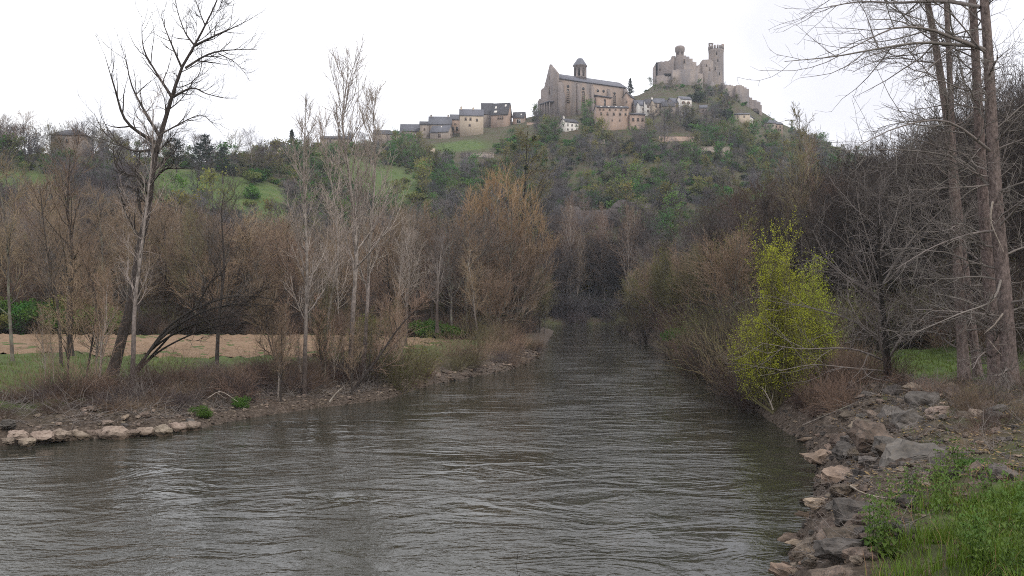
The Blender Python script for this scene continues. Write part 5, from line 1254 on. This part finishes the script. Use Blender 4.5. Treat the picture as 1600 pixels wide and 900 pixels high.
# exposed roots and dead branches
def branch(name, label, pts, r, n=5, mat='deadwood', L=.5):
    b = np.array(pts[0], float); P0, R0 = stem(np.array(pts) - b, r, r * .3, 9, 1.0)
    e = empty(name, tuple(b)); tag(e, label, 'branch')
    g = Geo(); tubes(g, P0, R0, 6); link('stem', g.mesh('stem', M[mat]), e)
    if n:
        P1, R1 = grow(P0, R0, n, .25, .95, .7, L, 4, .5, .004, .15, .02); g = Geo(); tubes(g, P1, R1, 4); tag(link('twig', g.mesh('twig', M[mat]), e), kind='stuff')
    return e
branch('dead_branch', 'pale forked dead branch at the left waterline below the poplars', pxpath(51, (515, 628), (524, 616), (537, 604)), .06, 3)
branch('dead_branch', 'pale crooked stick lying on the left shore stones', pxpath(47, (325, 622), (345, 612), (372, 628)), .03, 2)
branch('dead_branch', 'long bleached branch lying on the left bank below the arching stems', pxpath(49.5, (240, 628), (290, 612), (340, 604)), .05, 4)
branch('dead_branch', 'whitish dead stick sloping over the rocks at the grass edge', pxpath(19.5, (1327, 758), (1352, 772), (1400, 781), (1452, 790)), .022, 3, L=.3)
branch('dead_branch', 'long grey dead branch propped over the right bank boulders', pxpath(33, (1255, 664), (1300, 645), (1350, 625), (1384, 622)), .028, 6, 'bark_grey')
branch('dead_branch', 'pale forked driftwood at the foot of the green willow', pxpath(43.5, (1208, 640), (1200, 620), (1190, 604)), .04, 4)
branch('dead_branch', 'silver dead branch lying across the litter before the poplars', pxpath(29.5, (1448, 688), (1490, 678), (1545, 672)), .03, 4)
branch('dead_branch', 'thin bent dead stick lower right on the litter by the poplars', pxpath(27, (1500, 712), (1545, 700), (1610, 690)), .03, 3)
branch('dead_branch', 'broken white branch hanging against the stoutest poplar trunk', pxpath(36.2, (1551, 315), (1548, 345), (1562, 380), (1568, 393)), .045, 2)
branch('dead_branch', 'pale dead branch caught at the foot of the stoutest poplar', pxpath(35.8, (1567, 490), (1550, 512), (1538, 520), (1556, 545), (1566, 556)), .04, 2)
branch('water_snag', 'thin dark stem poking out of the water at the lower picture edge', [np.array([.16, 20.0, -.3]), np.array([.13, 20, .1]), np.array([.1, 20, .3]), np.array([.14, 20, .62])], .008, 3, 'twig_black', .2)

# right bank rubble
BIG = [(1335, 790, 19.6, 74, 'G', 'big dark grey boulder in the rubble beside the grass'), (1244, 845, 22.6, 46, 'T', 'flat brown slab jutting out over the water'), (1392, 652, 31.5, 44, 'G', 'dark upright slab of rock at the top of the right rubble'),
       (1412, 683, 29, 56, 'G', 'rounded grey boulder in the rubble, left of the pale one'), (1466, 684, 29, 40, 'P', 'pale grey boulder among the twigs before the poplars'), (1440, 632, 33, 56, 'G', 'dark grey boulder at the foot of the poplars'), (1500, 652, 31.5, 40, 'B', 'brown boulder right of the dark one near the poplars'),
       (1430, 742, 22.5, 96, 'G', 'mossy dark rock hump behind the grass'), (1300, 838, 19.8, 64, 'B', 'brown rounded rock above the waterline slabs, lower right'), (1345, 840, 17.6, 62, 'B', 'dark brown rock at the left edge of the grass'), (1280, 700, 32.5, 50, 'T', 'tan ledge of rock at the bend of the right waterline'), (1370, 716, 26.5, 80, 'B', 'wide brown rock ledge in the middle of the rubble'),
       (1568, 768, 18.6, 44, 'G', 'flat slate grey stone in the litter at the right picture edge'), (1356, 690, 29.5, 54, 'B', 'brown block of rock in the upper rubble'), (1310, 738, 26, 58, 'T', 'tan block above the waterline ledges'), (1330, 880, 16.6, 70, 'B', 'brown rock low in the corner between grass and water'), (1262, 880, 20.6, 50, 'B', 'dark rock at the waterline in the bottom corner'), (1528, 690, 28, 30, 'P', 'small pale stone among the litter before the poplars')]
for px, py, Y, w, k_, lab in BIG:
    v_ = {'G': RG_, 'T': RT, 'B': RBn, 'P': RPl}[k_]; x_ = (px - CX) / F * Y; zz = CH + (HY - py) / F * Y; s_ = w / F * Y
    zg = gz(x_, Y)
    o = place(random.choice(v_), 'boulder', (x_, Y, max(zg + .08 * s_, min(zz, zg + .3 * s_))), s_ * 1.15, None, lab, 'boulder', None, s_ * 1.15)
    o.rotation_euler = (random.uniform(-.25, .25), random.uniform(-.25, .25), random.random() * 6)
r2 = np.random.default_rng(600)
n = 0
placed = []
while n < 300:
    y_ = 13 + 30 * r2.random() ** 1.2; d_ = r2.uniform(-.15, 5.6 if y_ > 25 else 4.2 if y_ > 19 else 2.8); x_ = float(np.interp(y_, RBy, RBx)) + d_
    s_ = (.24 + .72 * r2.random() ** 2.2) * (1.0 if d_ > .4 else .85)
    if any((x_ - a) ** 2 + (y_ - b) ** 2 < (.26 * (s_ + c_)) ** 2 for a, b, c_ in placed): 
        if r2.random() > .02: continue
    placed.append((x_, y_, s_))
    v_ = RT if d_ < .7 and r2.random() < .75 else (RBn if r2.random() < .7 else RG_)
    o = place(v_[int(r2.integers(len(v_)))], 'rubble_rock', (x_, y_, gz(x_, y_) + .06 * s_), s_, None, ('flat tan rock at the right waterline' if v_ is RT else ('brown rock in the right rubble' if v_ is RBn else 'grey rock in the right rubble')) + (' in the bottom corner' if y_ < 20 else ' beside the big dark boulder' if y_ < 24 else ' below the mossy hump' if y_ < 30 else ' below the poplars' if y_ < 37 else ' near the green willow'), 'rock', 'rocks of the right bank rubble', s_ * r2.uniform(.7, 1.2))
    o.rotation_euler = (r2.normal() * .22, r2.normal() * .22 - .12, r2.random() * 6.28); n += 1
x, y = shore_pts(4200, (13, 46), (0, 5.8), 'r', rg_)
scatter('rubble_stones', 'small broken stones filling the gaps of the right bank rubble', RT[:2] + RBn[:3] + RG_[:1], np.stack([x, y, hfun(x, y) + .01], 1), .05 + .24 * rg_.random(4200) ** 2.5, seed=11)

# rock faces on the castle hill
for i, (px, Y, w, lab) in enumerate(((885, 335, 21, 'grey rock face on the hillside, leftmost of the outcrops above the river end'), (915, 330, 24, 'broad grey cliff in the middle of the outcrops above the river end'), (960, 335, 22, 'grey rock face with ledges right of the broad cliff'), (988, 342, 16, 'small outcrop rightmost above the river end'), (1180, 600, 9, 'bare rock knoll below the castle bastion'), (900, 352, 16, 'upper grey outcrop above the broad cliff'))):
    x_ = (px - CX) / F * Y
    o = place(ROUT[i % 4], 'rock_outcrop', (x_, Y, gz(x_, Y) - 1), w, i * 1.3, lab, 'rock face', None, w * .75)

# grass
def blades(name, label, x, y, h, w, mat, bend=.35, seed=1):
    r3 = np.random.default_rng(seed); n = len(x); z = hfun(x, y) - .02
    a = r3.random(n) * 6.283; hh = h * (.45 + .85 * r3.random(n)); b = bend * (.2 + r3.random(n)) * hh
    dx, dy = np.cos(a), np.sin(a); wx, wy = -dy * w * .5, dx * w * .5
    V = []
    for t, ww in ((0, 1.0), (.4, .9), (.75, .55)):
        cx0, cy0, cz0 = x + dx * b * t * t, y + dy * b * t * t, z + hh * (t - .12 * t * t)
        V += [np.stack([cx0 - wx * ww, cy0 - wy * ww, cz0], 1), np.stack([cx0 + wx * ww, cy0 + wy * ww, cz0], 1)]
    V.append(np.stack([x + dx * b, y + dy * b, z + hh * .86], 1))
    V = np.stack(V, 1); k = np.arange(n)[:, None] * 7
    Q = np.concatenate([k + np.array([[0, 1, 3, 2]]), k + np.array([[2, 3, 5, 4]])]); T = k + np.array([[4, 5, 6]])
    o = link(name, mesh_np(name, V.reshape(-1, 3), Q, T, False), mat=M[mat]); return tag(o, label, 'grass', kind='stuff')
n = 51000
y = rg_.uniform(9, 18.6, n); d = rg_.uniform(2.1, 11, n); x = np.interp(y, RBy, RBx) + d
edge = 2.9 + .45 * np.sin(y * 1.7) + .3 * np.sin(y * 4.1 + 1)
cl = fbm(x, y, 1.6, 3, 6.0)
okm = (d > edge) & (rg_.random(n) < .3 + (d - edge) * 1.6) & (cl + .9 * rg_.random(n) > -.2) & (y < 17.3 + .5 * np.sin(x * 1.3) + .3 * np.sin(x * 3.1))
blades('foreground_grass', 'lush bright green grass in the lower right corner', x[okm], y[okm], .40, .011, 'grass', .55, 2)
n = 11000
y = rg_.uniform(45, 67, n); x = np.interp(y, LBy, LBx) - rg_.uniform(6, 45, n)
okm = fbm(x, y, .5, 3, 2.0) + rg_.random(n) > .1
blades('meadow_grass', 'green grass strip between the left bank and the ploughed field', x[okm], y[okm], .28, .03, 'grass_dull', .5, 3)
n = 9000
y = rg_.uniform(41, 60, n); x = np.interp(y, RBy, RBx) + rg_.uniform(4.5, 15, n)
blades('clearing_grass', 'grass in the clearing behind the dark bare tree on the right', x, y, .22, .03, 'grass_dull', .5, 4)
n = 1800
y = rg_.uniform(9, 19, n); x = np.interp(y, RBy, RBx) + rg_.uniform(2.3, 11, n)
blades('dry_grass', 'dead straw stalks standing in the foreground grass', x, y, .42, .008, 'dry', .8, 6)
n = 9000
y = rg_.uniform(17.5, 42, n); x = np.interp(y, RBy, RBx) + rg_.uniform(2.6, 12, n)
okm = fbm(x, y, 1.1, 3, 3.0) > .35
blades('stray_grass', 'stray green tufts on the litter behind the grass', x[okm], y[okm], .25, .010, 'grass', .6, 7)
# leaf litter and dry stalks
n = 9000
y = rg_.uniform(18.6, 42, n); x = np.interp(y, RBy, RBx) + rg_.uniform(1.0, 11, n)
g = Geo(); c_ = np.stack([x, y, hfun(x, y) + .02 + .03 * rg_.random(n)], 1)
a = rg_.normal(size=(n, 3)) * np.array([1, 1, .25]); a = nrm_(a) * (.03 + .05 * rg_.random((n, 1))); b = nrm_(np.cross(a, UP + .3 * rg_.normal(size=(n, 3)))) * .025
g.add(np.stack([c_ - a, c_ + b, c_ + a, c_ - b], 1).reshape(-1, 3), np.arange(4 * n).reshape(-1, 4))
tag(link('leaf_litter', g.mesh('leaf_litter', M['dry'], False)), 'dry leaf litter and chips on the ground before the poplars', 'litter', kind='stuff')
n = 5200
y = rg_.uniform(15, 42, n); x = np.interp(y, RBy, RBx) + rg_.uniform(.8, 12, n)
okm = (y > 19.3) | (x - np.interp(y, RBy, RBx) < 3.1); x, y = x[okm], y[okm]; n = len(x)
P = np.zeros((n, 3, 3)); P[:, 0] = np.stack([x, y, hfun(x, y) + .01], 1); d = nrm_(rg_.normal(size=(n, 3)) * np.array([1, 1, .3]) + np.array([0, 0, .18])); L = rg_.uniform(.15, .9, n)[:, None]
P[:, 1] = P[:, 0] + d * L * .5; P[:, 2] = P[:, 1] + nrm_(d + .3 * rg_.normal(size=(n, 3))) * L * .5
g = Geo(); tubes(g, P, np.repeat(np.array([[.008, .006, .003]]), n, 0), 3)
tag(link('dead_twigs', g.mesh('dead_twigs', M['twig_ash'])), 'dead twigs strewn over the right bank', 'twigs', kind='stuff')
n = 3500
x, y = shore_pts(n, (40, 62), (1.2, 9), 'l', rg_)
P = np.zeros((n, 3, 3)); P[:, 0] = np.stack([x, y, hfun(x, y) + .01], 1); d = nrm_(rg_.normal(size=(n, 3)) * np.array([1, 1, .35]) + np.array([0, 0, .2])); L = rg_.uniform(.3, 1.5, n)[:, None]
P[:, 1] = P[:, 0] + d * L * .5; P[:, 2] = P[:, 1] + nrm_(d + .3 * rg_.normal(size=(n, 3))) * L * .5
g = Geo(); tubes(g, P, np.repeat(np.array([[.014, .010, .005]]), n, 0), 3)
tag(link('fallen_twigs', g.mesh('fallen_twigs', M['twig_ash'])), 'fallen twigs littering the left bank', 'twigs', kind='stuff')
# broad leaved weeds at the grass edge
def weed(seed, h=.55):
    r3 = np.random.default_rng(seed); gs, gl = Geo(), Geo()
    for q in range(5):
        lean = r3.normal(size=2) * .12; pts = [(lean[0] * .4, lean[1] * .4, -.03), (lean[0], lean[1], h * .5), (lean[0] * 1.6, lean[1] * 1.6, h * (.8 + .3 * r3.random()))]
        P0, R0 = stem(pts, .006, .003, 6, 1.0); tubes(gs, P0, R0, 4)
        for k in range(6):
            p_ = P0[0, min(5, 1 + k * 5 // 6)] + np.array([0, 0, .02 * k]); a0 = k * 1.57 + r3.random()
            for s_ in (0, np.pi):
                a_ = a0 + s_; L = (.13 - .012 * k) * (.8 + .5 * r3.random()); o_ = np.array([math.cos(a_), math.sin(a_), 0]); t_ = np.array([-o_[1], o_[0], 0])
                gl.add([p_, p_ + o_ * L * .45 + t_ * L * .3 + UP * .03, p_ + o_ * L - UP * .02, p_ + o_ * L * .45 - t_ * L * .3 + UP * .03, p_ + o_ * L * .5 + UP * .015], None, [(0, 4, 1), (1, 4, 2), (2, 4, 3), (3, 4, 0)])
    return [('stalk', gs.mesh('stalk', M['weed'])), ('foliage', gl.mesh('foliage', M['weed'], False))]
WD = [weed(700 + i) for i in range(4)]
r2 = np.random.default_rng(701)
for i in range(52):
    if i < 26: y_ = r2.uniform(14, 19.6); x_ = float(np.interp(y_, RBy, RBx)) + r2.uniform(2.2, 3.8); lab, gr = 'leafy green weed between the grass and the rocks, ' + ('near the bottom edge' if y_ < 16 else 'beside the dark boulder' if y_ < 18 else 'near the mossy hump'), 'weeds at the grass edge'
    else: y_ = r2.uniform(11.5, 16.5); x_ = y_ * r2.uniform(700, 810) / F; lab, gr = 'broad leaved weed growing in the foreground grass' + (', near the bottom edge' if y_ < 13.5 else ', towards the right edge' if x_ / y_ > .525 else ', in the middle of the patch'), 'weeds in the foreground grass'
    place(WD[i % 4], 'nettle', (x_, y_, gz(x_, y_)), r2.uniform(.7, 1.25), None, lab, 'weed', gr)
for i, (px, Y) in enumerate(((1530, 20.6), (1480, 20.4))): place(BUSHN[0], 'ivy_clump', onground(px, Y), .16, i, ('dark green ivy clump behind the grass at the right', 'low green clump left of the ivy behind the grass')[i], 'ivy', None, .1)

# ------------------------------------------------------------------ haze in the valley air
g = Geo(); gbox(g, -1020, 1020, -70, 1320, -12, 178)
m, nt, out = nodemat('haze')
pv_ = nt.nodes.new('ShaderNodeVolumePrincipled'); pv_.inputs['Color'].default_value = (0.80, 0.87, 1.0, 1); pv_.inputs['Density'].default_value = 0.00016; pv_.inputs['Anisotropy'].default_value = 0.0
nt.links.new(pv_.outputs[0], out.inputs['Volume'])
tag(link('haze', g.mesh('haze', m, False)), 'thin bluish haze in the valley air', kind='stuff')
